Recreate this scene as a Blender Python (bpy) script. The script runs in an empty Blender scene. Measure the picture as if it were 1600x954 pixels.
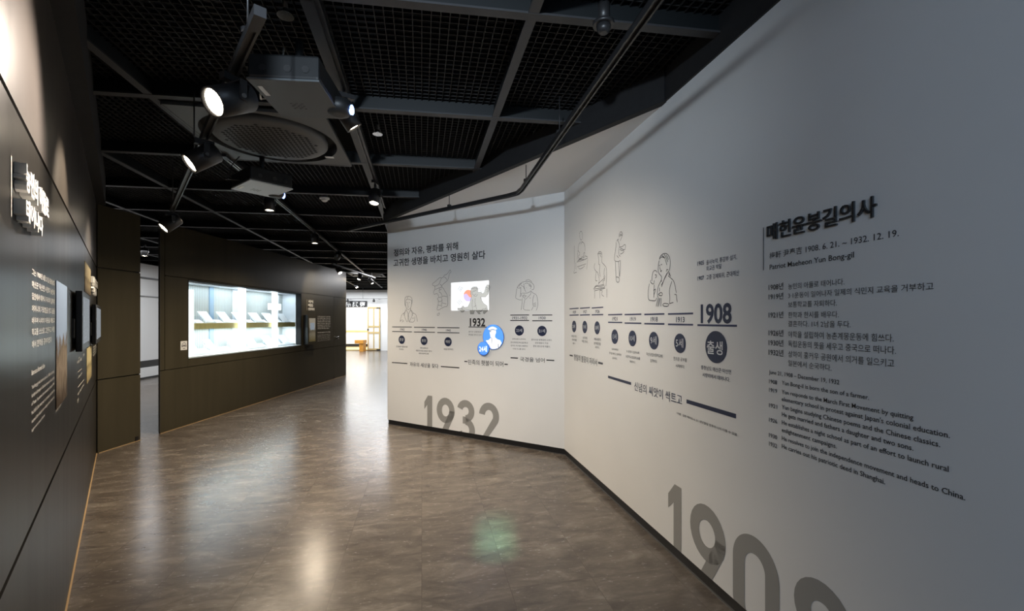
import bpy, math, random
from mathutils import Vector, Matrix
random.seed(7)
SC = bpy.context.scene
COL = SC.collection

# ---------------------------------------------------------------- camera
CAMZ, FOC, HU, HV = 1.39, 690.0, 800.0, 500.0      # eye height, focal length and horizon of the 1600x954 frame
cam_data = bpy.data.cameras.new('camera')
cam_data.sensor_fit = 'HORIZONTAL'; cam_data.sensor_width = 36.0
cam_data.lens = 36.0 * FOC / 1600.0
cam_data.shift_y = (HV - 477.0) / 1600.0
cam_data.clip_start = 0.02; cam_data.clip_end = 200
cam = bpy.data.objects.new('camera', cam_data); COL.objects.link(cam)
cam.location = (0, 0, CAMZ); cam.rotation_euler = (math.pi / 2, 0, 0)
SC.camera = cam
# ---------------------------------------------------------------- world, exposure
SC.view_settings.view_transform = 'Standard'
try: SC.view_settings.look = 'None'
except Exception: pass
SC.view_settings.exposure = 1.0
SC.view_settings.gamma = 1.0
SC.view_settings.use_curve_mapping = False
W = bpy.data.worlds.new('world'); SC.world = W; W.use_nodes = True
W.node_tree.nodes['Background'].inputs[0].default_value = (0.5, 0.6, 0.75, 1)
W.node_tree.nodes['Background'].inputs[1].default_value = 0.05
SC.cycles.use_denoising = True
SC.cycles.max_bounces = 8
SC.cycles.diffuse_bounces = 5
SC.cycles.glossy_bounces = 4
SC.cycles.sample_clamp_indirect = 4.0
SC.cycles.caustics_reflective = False
SC.cycles.caustics_refractive = False

def light(name, kind, loc, energy, color, target=None, parent=None, **kw):
    d = bpy.data.lights.new(name, kind); d.energy = energy; d.color = color
    for k, v in kw.items(): setattr(d, k, v)
    o = bpy.data.objects.new(name, d); COL.objects.link(o)
    o.location = loc
    if target is not None:
        o.rotation_euler = (Vector(target) - Vector(loc)).to_track_quat('-Z', 'Y').to_euler()
    if parent is not None:
        o.parent = parent; o.location = Vector(loc) - parent.location
    return o

WARM = (1.0, 0.83, 0.62); NEUT = (1.0, 0.94, 0.86); COOL = (0.72, 0.84, 1.0)
# lamps of the rooms around: the lit hall at the end, the side hall behind the partition; then two added fills
light('hall_lamp', 'AREA', (-6.6, 18.0, 2.7), 130, (.92, .96, 1), (-6.6, 18.0, 0), shape='RECTANGLE', size=3.5, size_y=3.0)
light('alcove_lamp', 'AREA', (-7.4, 21.4, 2.2), 42, (1, .98, .95), (-7.4, 21.4, 0), shape='RECTANGLE', size=1.6, size_y=1.0)
light('passage_lamp', 'AREA', (-3.6, 13.2, 2.7), 75, (.97, .97, 1), (-3.9, 13.2, 0), shape='RECTANGLE', size=1.6, size_y=2.4)
light('side_hall_lamp', 'AREA', (-7.0, 9.0, 2.7), 42, (.95, .97, 1), (-7.0, 9.0, 0), shape='RECTANGLE', size=2.0, size_y=3.0)
light('rear_fill_spot', 'SPOT', (-.42, -1.2, 2.45), 215, (.74, .87, 1.0), (-.75, 5.0, 2.40), spot_size=math.radians(66), spot_blend=1.0, shadow_soft_size=.06)  # added fill: unseen spot that brightens the tops of the white walls
light('rear_fill_area', 'AREA', (-0.1, -1.6, 2.6), 21, (.60, .77, 1.0), (0.0, 2.2, 1.0), shape='RECTANGLE', size=2.0, size_y=1.2)  # added cool fill behind the camera, a made-up source

# ---------------------------------------------------------------- helpers: rays, walls
def ray(u, v): return Vector(((u - HU) / FOC, 1.0, -(v - HV) / FOC))
def at_z(u, v, z):
    d = ray(u, v); t = (z - CAMZ) / d.z
    return Vector((d.x * t, d.y * t, z))
class Wall:
    """a vertical plane: origin, direction that runs to the right seen from the room, normal into the room"""
    def __init__(s, o, d):
        s.o = Vector((o[0], o[1], 0)); s.d = Vector((d[0], d[1], 0)).normalized()
        s.n = s.d.cross(Vector((0, 0, 1)))
    def p(s, a, z, off=0.0): return s.o + s.d * a + s.n * off + Vector((0, 0, z))
    def hit(s, u, v, off=0.0):
        d = ray(u, v); c = Vector((0, 0, CAMZ))
        t = ((s.o + s.n * off - c).dot(s.n)) / d.dot(s.n)
        q = c + d * t
        return (q - s.o).dot(s.d), q.z
C0 = Vector((.54, 4.56, 0)); E0 = Vector((-1.668, 5.917, 0)); P1 = Vector((-4.337, 4.609, 0))
WR = Wall(C0, (.2057, -.9786))            # long white wall on the right
WF = Wall(E0, (C0 - E0)[:2])              # white wall facing the camera
WA = Wall(P1, (-.661, .7505))             # dark wall on the left (a = 0 at its far end, negative towards the camera)
WD = Wall((-4.305, 5.403), (.0182, 1.0))  # dark partition with the display case
HW = 2.715; HC = 2.81; HD = 2.6           # white walls, ceiling frame, dark walls

# ---------------------------------------------------------------- helpers: materials
def srgb(r, g, b):
    f = lambda c: (c / 12.92 if c <= .04045 else ((c + .055) / 1.055) ** 2.4)
    return (f(r / 255), f(g / 255), f(b / 255), 1)
def mat(name, col, rough=.5, metal=0.0, spec=.5, emit=None, estr=0.0, coat=0.0):
    m = bpy.data.materials.new(name); m.use_nodes = True
    b = m.node_tree.nodes['Principled BSDF']
    b.inputs['Base Color'].default_value = col; b.inputs['Roughness'].default_value = rough
    b.inputs['Metallic'].default_value = metal; b.inputs['Specular IOR Level'].default_value = spec
    if coat: b.inputs['Coat Weight'].default_value = coat; b.inputs['Coat Roughness'].default_value = .1
    if emit is not None:
        b.inputs['Emission Color'].default_value = emit; b.inputs['Emission Strength'].default_value = estr
    return m
def noisy(m, scale=(8, 8, 8), amount=.25, rough_amt=.0, detail=4, bump=0.0, dist=0.0):
    """break up a flat material with object-space noise"""
    nt = m.node_tree; b = nt.nodes['Principled BSDF']
    tc = nt.nodes.new('ShaderNodeTexCoord'); mp = nt.nodes.new('ShaderNodeMapping'); mp.inputs['Scale'].default_value = scale
    nz = nt.nodes.new('ShaderNodeTexNoise'); nz.inputs['Detail'].default_value = detail; nz.inputs['Scale'].default_value = 1.0
    nz.inputs['Distortion'].default_value = dist
    nt.links.new(tc.outputs['Object'], mp.inputs[0]); nt.links.new(mp.outputs[0], nz.inputs['Vector'])
    c = b.inputs['Base Color'].default_value[:]
    rp = nt.nodes.new('ShaderNodeValToRGB')
    rp.color_ramp.elements[0].position = .3; rp.color_ramp.elements[1].position = .7
    rp.color_ramp.elements[0].color = [x * (1 - amount) for x in c[:3]] + [1]
    rp.color_ramp.elements[1].color = [min(1, x * (1 + amount)) for x in c[:3]] + [1]
    nt.links.new(nz.outputs['Fac'], rp.inputs[0]); nt.links.new(rp.outputs[0], b.inputs['Base Color'])
    if rough_amt:
        mr = nt.nodes.new('ShaderNodeMapRange'); r = b.inputs['Roughness'].default_value
        mr.inputs['To Min'].default_value = r - rough_amt; mr.inputs['To Max'].default_value = r + rough_amt
        nt.links.new(nz.outputs['Fac'], mr.inputs[0]); nt.links.new(mr.outputs[0], b.inputs['Roughness'])
    if bump:
        bp = nt.nodes.new('ShaderNodeBump'); bp.inputs['Strength'].default_value = bump; bp.inputs['Distance'].default_value = .002
        nt.links.new(nz.outputs['Fac'], bp.inputs['Height']); nt.links.new(bp.outputs[0], b.inputs['Normal'])
    return m
M = {}
M['wall'] = noisy(mat('white_paint', (.74, .735, .72, 1), .5, spec=.35), (2.5, 2.5, 2.5), .015)
M['soffit'] = mat('white_soffit_paint', (.78, .775, .77, 1), .6)
M['hallwall'] = mat('hall_white_paint', (.80, .80, .79, 1), .6)
M['bronze'] = noisy(mat('bronze_panel', (.064, .056, .036, 1), .36, metal=.12, spec=.30), (9, 9, .7), .10, .05)
M['bronzeupper'] = noisy(mat('upper_bronze_panel', (.052, .046, .042, 1), .36, metal=.1, spec=.3), (9, 9, .7), .10, .05)  # spotlit upper band: its brightness is partly put into this lighter colour
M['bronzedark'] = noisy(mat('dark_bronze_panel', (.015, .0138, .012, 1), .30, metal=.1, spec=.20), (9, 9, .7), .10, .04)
M['darkgap'] = mat('joint_black', (.006, .006, .006, 1), .8)
M['black'] = noisy(mat('matt_black', (.012, .012, .013, 1), .7), (20, 20, 20), .15)
M['base'] = mat('baseboard_black', (.008, .008, .009, 1), .45)
M['caulk'] = mat('caulk_tan', srgb(168, 140, 100), .6)
M['frame'] = noisy(mat('ceiling_frame_grey', (.032, .032, .034, 1), .5), (5, 5, 5), .12)
M['webside'] = mat('ceiling_web_black', (.005, .007, .008, 1), .5)
M['caseblue'] = mat('case_blue_strip', (.30, .42, .55, 1), .5)
M['grille'] = mat('ceiling_grille', (.013, .0125, .012, 1), .6, metal=.1)
M['void'] = mat('void_black', (.004, .004, .005, 1), .9)
M['duct'] = mat('duct_foil', (.10, .10, .10, 1), .4, metal=.6)
M['spot'] = noisy(mat('lamp_black_paint', (.018, .018, .019, 1), .42), (40, 40, 40), .1)
M['rail'] = mat('track_black', (.022, .022, .023, 1), .4)
M['railsilver'] = mat('track_grey', (.16, .16, .16, 1), .35, metal=.6)
M['lens'] = mat('lamp_lens', (1, 1, 1, 1), .3, emit=(1, .86, .66, 1), estr=18)
M['cassette'] = mat('cassette_grey', (.105, .107, .105, 1), .5)
M['cassettehole'] = mat('cassette_slot_black', (.008, .008, .008, 1), .8)
M['projwhite'] = mat('projector_shell_pale', (.55, .60, .63, 1), .45)
M['projgrey'] = mat('projector_shell_grey', (.085, .093, .098, 1), .45)
M['projdark'] = mat('projector_black', (.012, .013, .014, 1), .5)
M['glassblue'] = mat('projector_lens', (.02, .04, .1, 1), .1, emit=(.2, .35, 1, 1), estr=6)
M['plastic'] = mat('white_plastic', (.86, .86, .85, 1), .4)
M['chrome'] = mat('chrome', (.6, .6, .6, 1), .2, metal=1)
M['ink'] = mat('black_vinyl', (.012, .012, .014, 1), .5)
M['inkgrey'] = mat('charcoal_vinyl', (.035, .036, .042, 1), .5)
M['navy'] = mat('navy_vinyl', (.010, .018, .055, 1), .45)
M['navyrule'] = mat('navy_rule_vinyl', (.020, .028, .085, 1), .45)
M['paletext'] = mat('pale_vinyl', (.62, .64, .66, 1), .5)
M['biggrey'] = mat('grey_numeral_vinyl', (.285, .28, .265, 1), .5)
M['letterside'] = mat('title_letter_grey', (.05, .055, .06, 1), .4)
M['whiteletter'] = mat('white_letter_acrylic', (.85, .84, .80, 1), .35)
M['tanvinyl'] = mat('ivory_vinyl', (.86, .83, .75, 1), .6)
M['flagwhite'] = mat('flag_white', (.86, .87, .88, 1), .5)  # flag colours stand in for the projected picture's light
M['flagred'] = mat('projected_red', (.85, .27, .17, 1), .5)
M['flagblue'] = mat('projected_violet', (.50, .42, .82, 1), .5)
M['figgrey'] = mat('figure_unlit_grey', (.36, .355, .33, 1), .6)  # shade put into the grey: figure reads as unlit wall in the beam
M['figline'] = mat('figure_line_vinyl', (.05, .05, .055, 1), .6)
M['discblue'] = mat('sky_blue_vinyl', (.065, .235, .85, 1), .45)
M['disceedge'] = mat('disc_edge_navy', (.02, .05, .16, 1), .45)
M['trigram'] = mat('flag_bar', (.14, .17, .21, 1), .5)
M['screen'] = mat('screen_glow', (.02, .02, .02, 1), .15, emit=(.62, .70, .78, 1), estr=.17)
M['bezel'] = mat('screen_bezel', (.012, .012, .013, 1), .35)
M['orangewood'] = noisy(mat('orange_wood', srgb(214, 148, 60), .45), (3, 30, 30), .15)
M['tanwood'] = noisy(mat('pale_wood', srgb(196, 172, 120), .5), (3, 3, 30), .12)
M['paper'] = mat('door_paper', (.82, .82, .78, 1), .8)
M['casewhite'] = mat('case_white', (.80, .83, .86, 1), .5)
M['caseolive'] = noisy(mat('case_shelf_edge', srgb(188, 178, 122), .5), (30, 30, 4), .1)
M['whiteglow'] = mat('bright_column', (1, 1, 1, 1), .4, emit=(.95, .98, 1, 1), estr=.9)  # bright upright streaks in the case window, put in as glowing solids
M['doc'] = noisy(mat('document_board', (.84, .85, .86, 1), .5), (20, 60, 60), .06)
def m_glass():
    m = bpy.data.materials.new('clear_glass'); m.use_nodes = True; nt = m.node_tree
    for n in list(nt.nodes):
        if n.type != 'OUTPUT_MATERIAL': nt.nodes.remove(n)
    out = [n for n in nt.nodes if n.type == 'OUTPUT_MATERIAL'][0]
    tr = nt.nodes.new('ShaderNodeBsdfTransparent'); tr.inputs[0].default_value = (.95, .98, .98, 1)
    gl = nt.nodes.new('ShaderNodeBsdfGlossy'); gl.inputs['Roughness'].default_value = .01
    lw = nt.nodes.new('ShaderNodeLayerWeight'); lw.inputs[0].default_value = .5
    pw = nt.nodes.new('ShaderNodeMath'); pw.operation = 'POWER'; pw.inputs[1].default_value = 5; nt.links.new(lw.outputs['Facing'], pw.inputs[0])
    fr = nt.nodes.new('ShaderNodeMath'); fr.operation = 'MULTIPLY_ADD'; fr.inputs[1].default_value = .9; fr.inputs[2].default_value = .035; nt.links.new(pw.outputs[0], fr.inputs[0])
    mx = nt.nodes.new('ShaderNodeMixShader')
    nt.links.new(fr.outputs[0], mx.inputs[0]); nt.links.new(tr.outputs[0], mx.inputs[1]); nt.links.new(gl.outputs[0], mx.inputs[2])
    nt.links.new(mx.outputs[0], out.inputs[0]); return m
M['glass'] = m_glass()
def m_caseback():
    """pale slatted backing of the display case: fine vertical grey-green lines"""
    m = mat('case_backing', (.5, .55, .55, 1), .6); nt = m.node_tree; b = nt.nodes['Principled BSDF']
    tc = nt.nodes.new('ShaderNodeTexCoord'); wv = nt.nodes.new('ShaderNodeTexWave')
    wv.bands_direction = 'Y'; wv.inputs['Scale'].default_value = 9; wv.inputs['Distortion'].default_value = .3
    rp = nt.nodes.new('ShaderNodeValToRGB')
    rp.color_ramp.elements[0].color = (.36, .37, .33, 1); rp.color_ramp.elements[1].color = (.52, .55, .54, 1)
    rp.color_ramp.elements[0].position = .1; rp.color_ramp.elements[1].position = .5
    nt.links.new(tc.outputs['Object'], wv.inputs['Vector']); nt.links.new(wv.outputs['Fac'], rp.inputs[0])
    nt.links.new(rp.outputs[0], b.inputs['Base Color']); return m
M['caseback'] = m_caseback()
def m_floor():
    m = mat('vinyl_tile', srgb(128, 112, 96), .3, spec=.5); nt = m.node_tree; b = nt.nodes['Principled BSDF']; L = nt.links.new
    tc = nt.nodes.new('ShaderNodeTexCoord'); mp = nt.nodes.new('ShaderNodeMapping')
    mp.inputs['Rotation'].default_value = (0, 0, math.radians(-11.55))
    L(tc.outputs['Object'], mp.inputs[0])
    br = nt.nodes.new('ShaderNodeTexBrick')
    br.offset = 0.0; br.squash = 1.0
    br.inputs['Scale'].default_value = 1.0; br.inputs['Brick Width'].default_value = .45; br.inputs['Row Height'].default_value = .45
    br.inputs['Mortar Size'].default_value = .0016; br.inputs['Mortar Smooth'].default_value = .3; br.inputs['Bias'].default_value = 0
    br.inputs['Color1'].default_value = (.0, .0, .0, 1); br.inputs['Color2'].default_value = (1, 1, 1, 1); br.inputs['Mortar'].default_value = (.5, .5, .5, 1)
    L(mp.outputs[0], br.inputs['Vector'])
    # streaky stone figure, shifted per tile
    mp2 = nt.nodes.new('ShaderNodeMapping'); mp2.inputs['Scale'].default_value = (2.2, 5.5, 3)
    mp2.inputs['Rotation'].default_value = (0, 0, math.radians(14))
    ad = nt.nodes.new('ShaderNodeVectorMath'); ad.operation = 'MULTIPLY_ADD'; ad.inputs[1].default_value = (.35, .22, .1)
    L(br.outputs['Color'], ad.inputs[0]); L(mp.outputs[0], ad.inputs[2]); L(ad.outputs[0], mp2.inputs[0])
    n1 = nt.nodes.new('ShaderNodeTexNoise'); n1.inputs['Scale'].default_value = 1.6; n1.inputs['Detail'].default_value = 9
    n1.inputs['Roughness'].default_value = .68; n1.inputs['Distortion'].default_value = .6
    L(mp2.outputs[0], n1.inputs['Vector'])
    n2 = nt.nodes.new('ShaderNodeTexNoise'); n2.inputs['Scale'].default_value = 11; n2.inputs['Detail'].default_value = 6; n2.inputs['Roughness'].default_value = .7
    L(mp2.outputs[0], n2.inputs['Vector'])
    rp = nt.nodes.new('ShaderNodeValToRGB'); e = rp.color_ramp.elements
    e[0].position = .30; e[0].color = srgb(66, 59, 53); e[1].position = .72; e[1].color = srgb(128, 120, 110)
    k = e.new(.47); k.color = srgb(88, 80, 73); k = e.new(.56); k.color = srgb(99, 91, 83)
    L(n1.outputs['Fac'], rp.inputs[0])
    mx = nt.nodes.new('ShaderNodeMix'); mx.data_type = 'RGBA'; mx.blend_type = 'OVERLAY'; mx.inputs[0].default_value = .25
    L(rp.outputs[0], mx.inputs[6]); L(n2.outputs['Fac'], mx.inputs[7])
    mg = nt.nodes.new('ShaderNodeMix'); mg.data_type = 'RGBA'; mg.inputs[7].default_value = srgb(62, 50, 42)
    ml = nt.nodes.new('ShaderNodeMath'); ml.operation = 'MULTIPLY'; ml.inputs[1].default_value = .7
    L(br.outputs['Fac'], ml.inputs[0]); L(ml.outputs[0], mg.inputs[0]); L(mx.outputs[2], mg.inputs[6])
    L(mg.outputs[2], b.inputs['Base Color'])
    mr = nt.nodes.new('ShaderNodeMapRange'); mr.inputs['From Min'].default_value = .3; mr.inputs['From Max'].default_value = .7
    mr.inputs['To Min'].default_value = .19; mr.inputs['To Max'].default_value = .29
    L(n2.outputs['Fac'], mr.inputs[0]); L(mr.outputs[0], b.inputs['Roughness'])
    bp = nt.nodes.new('ShaderNodeBump'); bp.inputs['Strength'].default_value = .025; bp.inputs['Distance'].default_value = .002
    L(n2.outputs['Fac'], bp.inputs['Height']); L(bp.outputs[0], b.inputs['Normal'])
    return m
M['floor'] = m_floor()
def m_print(name, top, mid, low, seed, scale):
    """a photographic print: pale sky above, mottled village and ground below"""
    m = mat(name, mid, .8, spec=.05); nt = m.node_tree; b = nt.nodes['Principled BSDF']; L = nt.links.new
    tc = nt.nodes.new('ShaderNodeTexCoord'); sp = nt.nodes.new('ShaderNodeSeparateXYZ'); L(tc.outputs['Generated'], sp.inputs[0])
    nz = nt.nodes.new('ShaderNodeTexNoise'); nz.inputs['Scale'].default_value = scale; nz.inputs['Detail'].default_value = 8; nz.noise_dimensions = '4D'; nz.inputs['W'].default_value = seed
    L(tc.outputs['Object'], nz.inputs['Vector'])
    ma = nt.nodes.new('ShaderNodeMath'); ma.operation = 'MULTIPLY_ADD'; ma.inputs[1].default_value = .5
    L(nz.outputs['Fac'], ma.inputs[0]); L(sp.outputs['Z'], ma.inputs[2])
    rp = nt.nodes.new('ShaderNodeValToRGB'); e = rp.color_ramp.elements
    e[0].position = .25; e[0].color = low; e[1].position = .95; e[1].color = top
    k = e.new(.55); k.color = mid; k = e.new(.72); k.color = [x * .55 for x in mid[:3]] + [1]; k = e.new(.82); k.color = top
    L(ma.outputs[0], rp.inputs[0]); L(rp.outputs[0], b.inputs['Base Color']); return m
M['print1'] = m_print('village_print', (.30, .40, .58, 1), (.28, .23, .18, 1), (.07, .05, .035, 1), 1.3, 14)
M['print2'] = m_print('portrait_print', (.20, .17, .11, 1), (.16, .13, .08, 1), (.05, .04, .03, 1), 4.1, 22)
M['print3'] = m_print('document_print', (.42, .36, .20, 1), (.34, .28, .14, 1), (.20, .16, .09, 1), 2.2, 25)
M['poster'] = m_print('screen_poster', (.6, .62, .6, 1), (.45, .44, .36, 1), (.30, .27, .12, 1), 3.3, 20)

# ---------------------------------------------------------------- helpers: meshes
class MB:
    """collects faces in world coordinates, links them as one mesh object"""
    def __init__(s): s.v = []; s.f = []; s.sm = []; s.mi = []; s.cur = 0
    def add(s, vs, fs, smooth=False):
        b = len(s.v); s.v += [Vector(p) for p in vs]
        for f in fs: s.f.append([b + i for i in f]); s.sm.append(smooth); s.mi.append(s.cur)
        return s
    def hexa(s, p):   # 8 points: bottom ring then top ring
        return s.add(p, [(3, 2, 1, 0), (4, 5, 6, 7), (0, 1, 5, 4), (1, 2, 6, 5), (2, 3, 7, 6), (3, 0, 4, 7)])
    def box(s, lo, hi):
        x0, y0, z0 = lo; x1, y1, z1 = hi
        return s.hexa([(x0, y0, z0), (x1, y0, z0), (x1, y1, z0), (x0, y1, z0), (x0, y0, z1), (x1, y0, z1), (x1, y1, z1), (x0, y1, z1)])
    def wbox(s, w, a0, a1, z0, z1, o0, o1):   # box in a wall's own axes
        return s.hexa([w.p(a0, z0, o1), w.p(a1, z0, o1), w.p(a1, z0, o0), w.p(a0, z0, o0),
                       w.p(a0, z1, o1), w.p(a1, z1, o1), w.p(a1, z1, o0), w.p(a0, z1, o0)])
    def obox(s, c, x, y, z, hx, hy, hz):
        x, y, z = (Vector(q).normalized() for q in (x, y, z)); c = Vector(c)
        P = lambda i, j, k: c + x * hx * i + y * hy * j + z * hz * k
        return s.hexa([P(-1, -1, -1), P(1, -1, -1), P(1, 1, -1), P(-1, 1, -1), P(-1, -1, 1), P(1, -1, 1), P(1, 1, 1), P(-1, 1, 1)])
    def beam(s, p, q, w, z0, z1):
        p = Vector(p); q = Vector(q); d = (q - p); d.z = 0; n = Vector((-d.y, d.x, 0)).normalized() * (w / 2)
        a = [Vector((r.x, r.y, 0)) for r in (p - n, p + n, q + n, q - n)]
        return s.hexa([r + Vector((0, 0, z0)) for r in a][::-1] + [r + Vector((0, 0, z1)) for r in a][::-1])
    def prism(s, pts, z0, z1):
        n = len(pts); vs = [(p[0], p[1], z0) for p in pts] + [(p[0], p[1], z1) for p in pts]
        return s.add(vs, [tuple(range(n))[::-1], tuple(range(n, 2 * n))] + [(i, (i + 1) % n, n + (i + 1) % n, n + i) for i in range(n)])
    def lathe(s, c, ax, prof, n=20, smooth=True, capa=True, capb=True):   # prof: (distance along axis, radius)
        c = Vector(c); ax = Vector(ax).normalized(); u = ax.orthogonal().normalized(); w = ax.cross(u)
        vs = []
        for h, r in prof:
            for i in range(n):
                t = 2 * math.pi * i / n; vs.append(c + ax * h + (u * math.cos(t) + w * math.sin(t)) * r)
        b = len(s.v); s.v += vs
        for k in range(len(prof) - 1):
            for i in range(n):
                j = (i + 1) % n; s.f.append([b + k * n + i, b + k * n + j, b + (k + 1) * n + j, b + (k + 1) * n + i]); s.sm.append(smooth); s.mi.append(s.cur)
        if capa: s.f.append([b + i for i in range(n)][::-1]); s.sm.append(False); s.mi.append(s.cur)
        if capb: s.f.append([b + (len(prof) - 1) * n + i for i in range(n)]); s.sm.append(False); s.mi.append(s.cur)
        return s
    def tube(s, pts, r, n=8):
        pts = [Vector(p) for p in pts]
        for a, b in zip(pts, pts[1:]):
            s.lathe(a, b - a, [(0, r), ((b - a).length, r)], n)
        return s
    def link(s, name, m, parent=None, kind=None, bevel=0.0):
        off = parent_world(parent)
        me = bpy.data.meshes.new(name); me.from_pydata([v - off for v in s.v], [], s.f)
        me.polygons.foreach_set('use_smooth', s.sm)
        for q in (m if isinstance(m, list) else [m]): me.materials.append(M[q])
        me.polygons.foreach_set('material_index', s.mi); me.update()
        o = bpy.data.objects.new(name, me); COL.objects.link(o)
        if parent is not None: o.parent = parent
        if kind: o['kind'] = kind
        if bevel:
            bv = o.modifiers.new('bevel', 'BEVEL'); bv.width = bevel; bv.segments = 2; bv.limit_method = 'ANGLE'
        return o
def parent_world(o):
    r = Vector((0, 0, 0))
    while o is not None: r = r + Vector(o.location); o = o.parent
    return r
def thing(name, label, cat, loc, group=None):
    o = bpy.data.objects.new(name, None); COL.objects.link(o); o.empty_display_size = .05
    o.location = loc; o['label'] = label; o['category'] = cat
    if group: o['group'] = group
    return o
def tag(o, label, cat, group=None):
    o['label'] = label; o['category'] = cat
    if group: o['group'] = group
    return o

# ---------------------------------------------------------------- helpers: lettering and line work on walls
_tc = bpy.data.curves.new('type_setter', 'FONT'); _to = bpy.data.objects.new('type_setter', _tc); _ts = bpy.data.scenes.new('type'); _ts.collection.objects.link(_to)
_tc.resolution_u = 2
def glyphs(txt, bold=0.0, extrude=0.0, res=2, space=1.0):
    _tc.body = txt; _tc.offset = bold; _tc.extrude = extrude; _tc.resolution_u = res; _tc.space_character = space
    _vl = _ts.view_layers[0]; _vl.update()
    dg = _vl.depsgraph; e = _to.evaluated_get(dg)
    me = e.to_mesh(); vs = [v.co.copy() for v in me.vertices]; fs = [list(p.vertices) for p in me.polygons]; e.to_mesh_clear()
    return vs, fs
_hv, _ = glyphs('H'); CAPH = max(v.y for v in _hv)
_kv, _ = glyphs('한'); KT = max(v.y for v in _kv); KB = min(v.y for v in _kv)
print('METRICS', CAPH, KT, KB, len(_kv))
def text(mb, w, txt, uL, vT, vB, uR, bold=0.0, off=.0015, extrude=0.0, res=2, center=None):
    """set txt on wall w between the pixel columns uL and uR; vT and vB are the glyph top and bottom at the left end"""
    a0, zt = w.hit(uL, vT); _, zb = w.hit(uL, vB); a1, _ = w.hit(uR, vB)
    vs, fs = glyphs(txt, bold, extrude, res)
    if not vs: return
    x0 = min(v.x for v in vs); x1 = max(v.x for v in vs)
    cjk = ord(txt[0]) > 0x2e80
    b, t = (KB, KT) if cjk else (0.0, CAPH)
    sx = (a1 - a0) / (x1 - x0); sz = (zt - zb) / (t - b)
    ex = off + (extrude if extrude else 0)
    mb.add([w.p(a0 + (v.x - x0) * sx, zb + (v.y - b) * sz, ex + (v.z if extrude else 0)) for v in vs], fs)
def stroke(mb, w, pts, th, off=.0015, px=True, closed=False):
    """a ribbon of width th (metres) along points given in pixels (or wall metres)"""
    q = [Vector(w.hit(*p)) if px else Vector(p) for p in pts]
    if closed: q.append(q[0])
    n = len(q); L = []; R = []
    for i in range(n):
        d = q[min(i + 1, n - 1)] - q[max(i - 1, 0)]
        if d.length < 1e-9: d = Vector((1, 0))
        d.normalize(); m = Vector((-d.y, d.x)) * th / 2
        L.append(q[i] + m); R.append(q[i] - m)
    for i in range(n - 1):
        mb.add([w.p(p.x, p.y, off) for p in (R[i], R[i + 1], L[i + 1], L[i])], [(0, 1, 2, 3)])
def disc(mb, w, c, r, off=.0015, n=40, depth=0.0, ry=None):
    a, z = w.hit(*c); ry = ry or r
    ring = [(a + r * math.cos(2 * math.pi * i / n), z + ry * math.sin(2 * math.pi * i / n)) for i in range(n)]
    if depth:
        vs = [w.p(p[0], p[1], off) for p in ring] + [w.p(p[0], p[1], off + depth) for p in ring]
        mb.add(vs, [tuple(range(n, 2 * n))] + [(i, (i + 1) % n, n + (i + 1) % n, n + i) for i in range(n)])
    else: mb.add([w.p(p[0], p[1], off) for p in ring], [tuple(range(n))])
def pixr(w, c, hh):   # radius in metres of a disc whose half height is hh pixels
    return (w.hit(c[0], c[1] - hh)[1] - w.hit(c[0], c[1] + hh)[1]) / 2
def polyfill(mb, w, pts, off=.0015, px=True):
    from mathutils.geometry import tessellate_polygon
    q = [w.hit(*p) if px else p for p in pts]
    tris = tessellate_polygon([[Vector((x, y, 0)) for x, y in q]])
    mb.add([w.p(x, y, off) for x, y in q], [tuple(t) for t in tris])
    # make every face look out of the wall
    for f in mb.f[-len(tris):]:
        a, b, c = (mb.v[i] for i in f)
        if (b - a).cross(c - a).dot(w.n) < 0: f.reverse()
def loc_on(w, u, v):
    a, z = w.hit(u, v); return w.p(a, z, 0)
# ================================================================ the setting
aR = (Vector((.918, 2.73, 0)) - C0).dot(WR.d)          # where the black beam meets the right wall
LF = (C0 - E0).length
AEND = -5.35                                            # near end of the dark left wall
MB().prism([(-13, -3.4), (3.2, -3.4), (3.2, 23), (-13, 23)], -.12, 0).link('floor', 'floor', kind='structure')
# white walls: slabs standing on recessed black baseboards
MB().wbox(WR, -.02, 7.2, .062, HW, -.12, 0).link('wall_right', 'wall', kind='structure')
MB().wbox(WF, 0, LF + .02, .062, HW, -.12, 0).link('wall_front', 'wall', kind='structure')
MB().wbox(WR, -.02, 7.2, 0, .062, -.11, -.008).link('baseboard_right', 'base', kind='structure')
MB().wbox(WF, .01, LF + .02, 0, .062, -.11, -.008).link('baseboard_front', 'base', kind='structure')
MB().wbox(WR, -.003, 7.2, 0, .004, -.009, .001).link('trim_1', 'railsilver', kind='structure')
MB().wbox(WF, .01, LF + .003, 0, .004, -.009, .001).link('trim_2', 'railsilver', kind='structure')
# white soffit behind the black beam
Rp = C0 + WR.d * aR
MB().prism([tuple((E0 - WF.n * .11)[:2]), tuple((E0)[:2]), tuple(Rp[:2]), tuple((Rp - WR.n * .11)[:2]), tuple((C0 - WR.n * .11 - WF.n * .11)[:2])], HW, HW + .05).link('soffit', 'soffit', kind='structure')
bd = (Rp - E0).normalized(); bn = Vector((-bd.y, bd.x, 0)) * .026
MB().beam(E0 - bn - bd * .02, Rp - bn + bd * .05, .05, HW - .004, HC + .10).link('beam', 'black', kind='structure')
MB().wbox(WR, aR, 7.2, HW, HC + .10, -.12, .012).link('trim_3', 'black', kind='structure')

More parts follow.
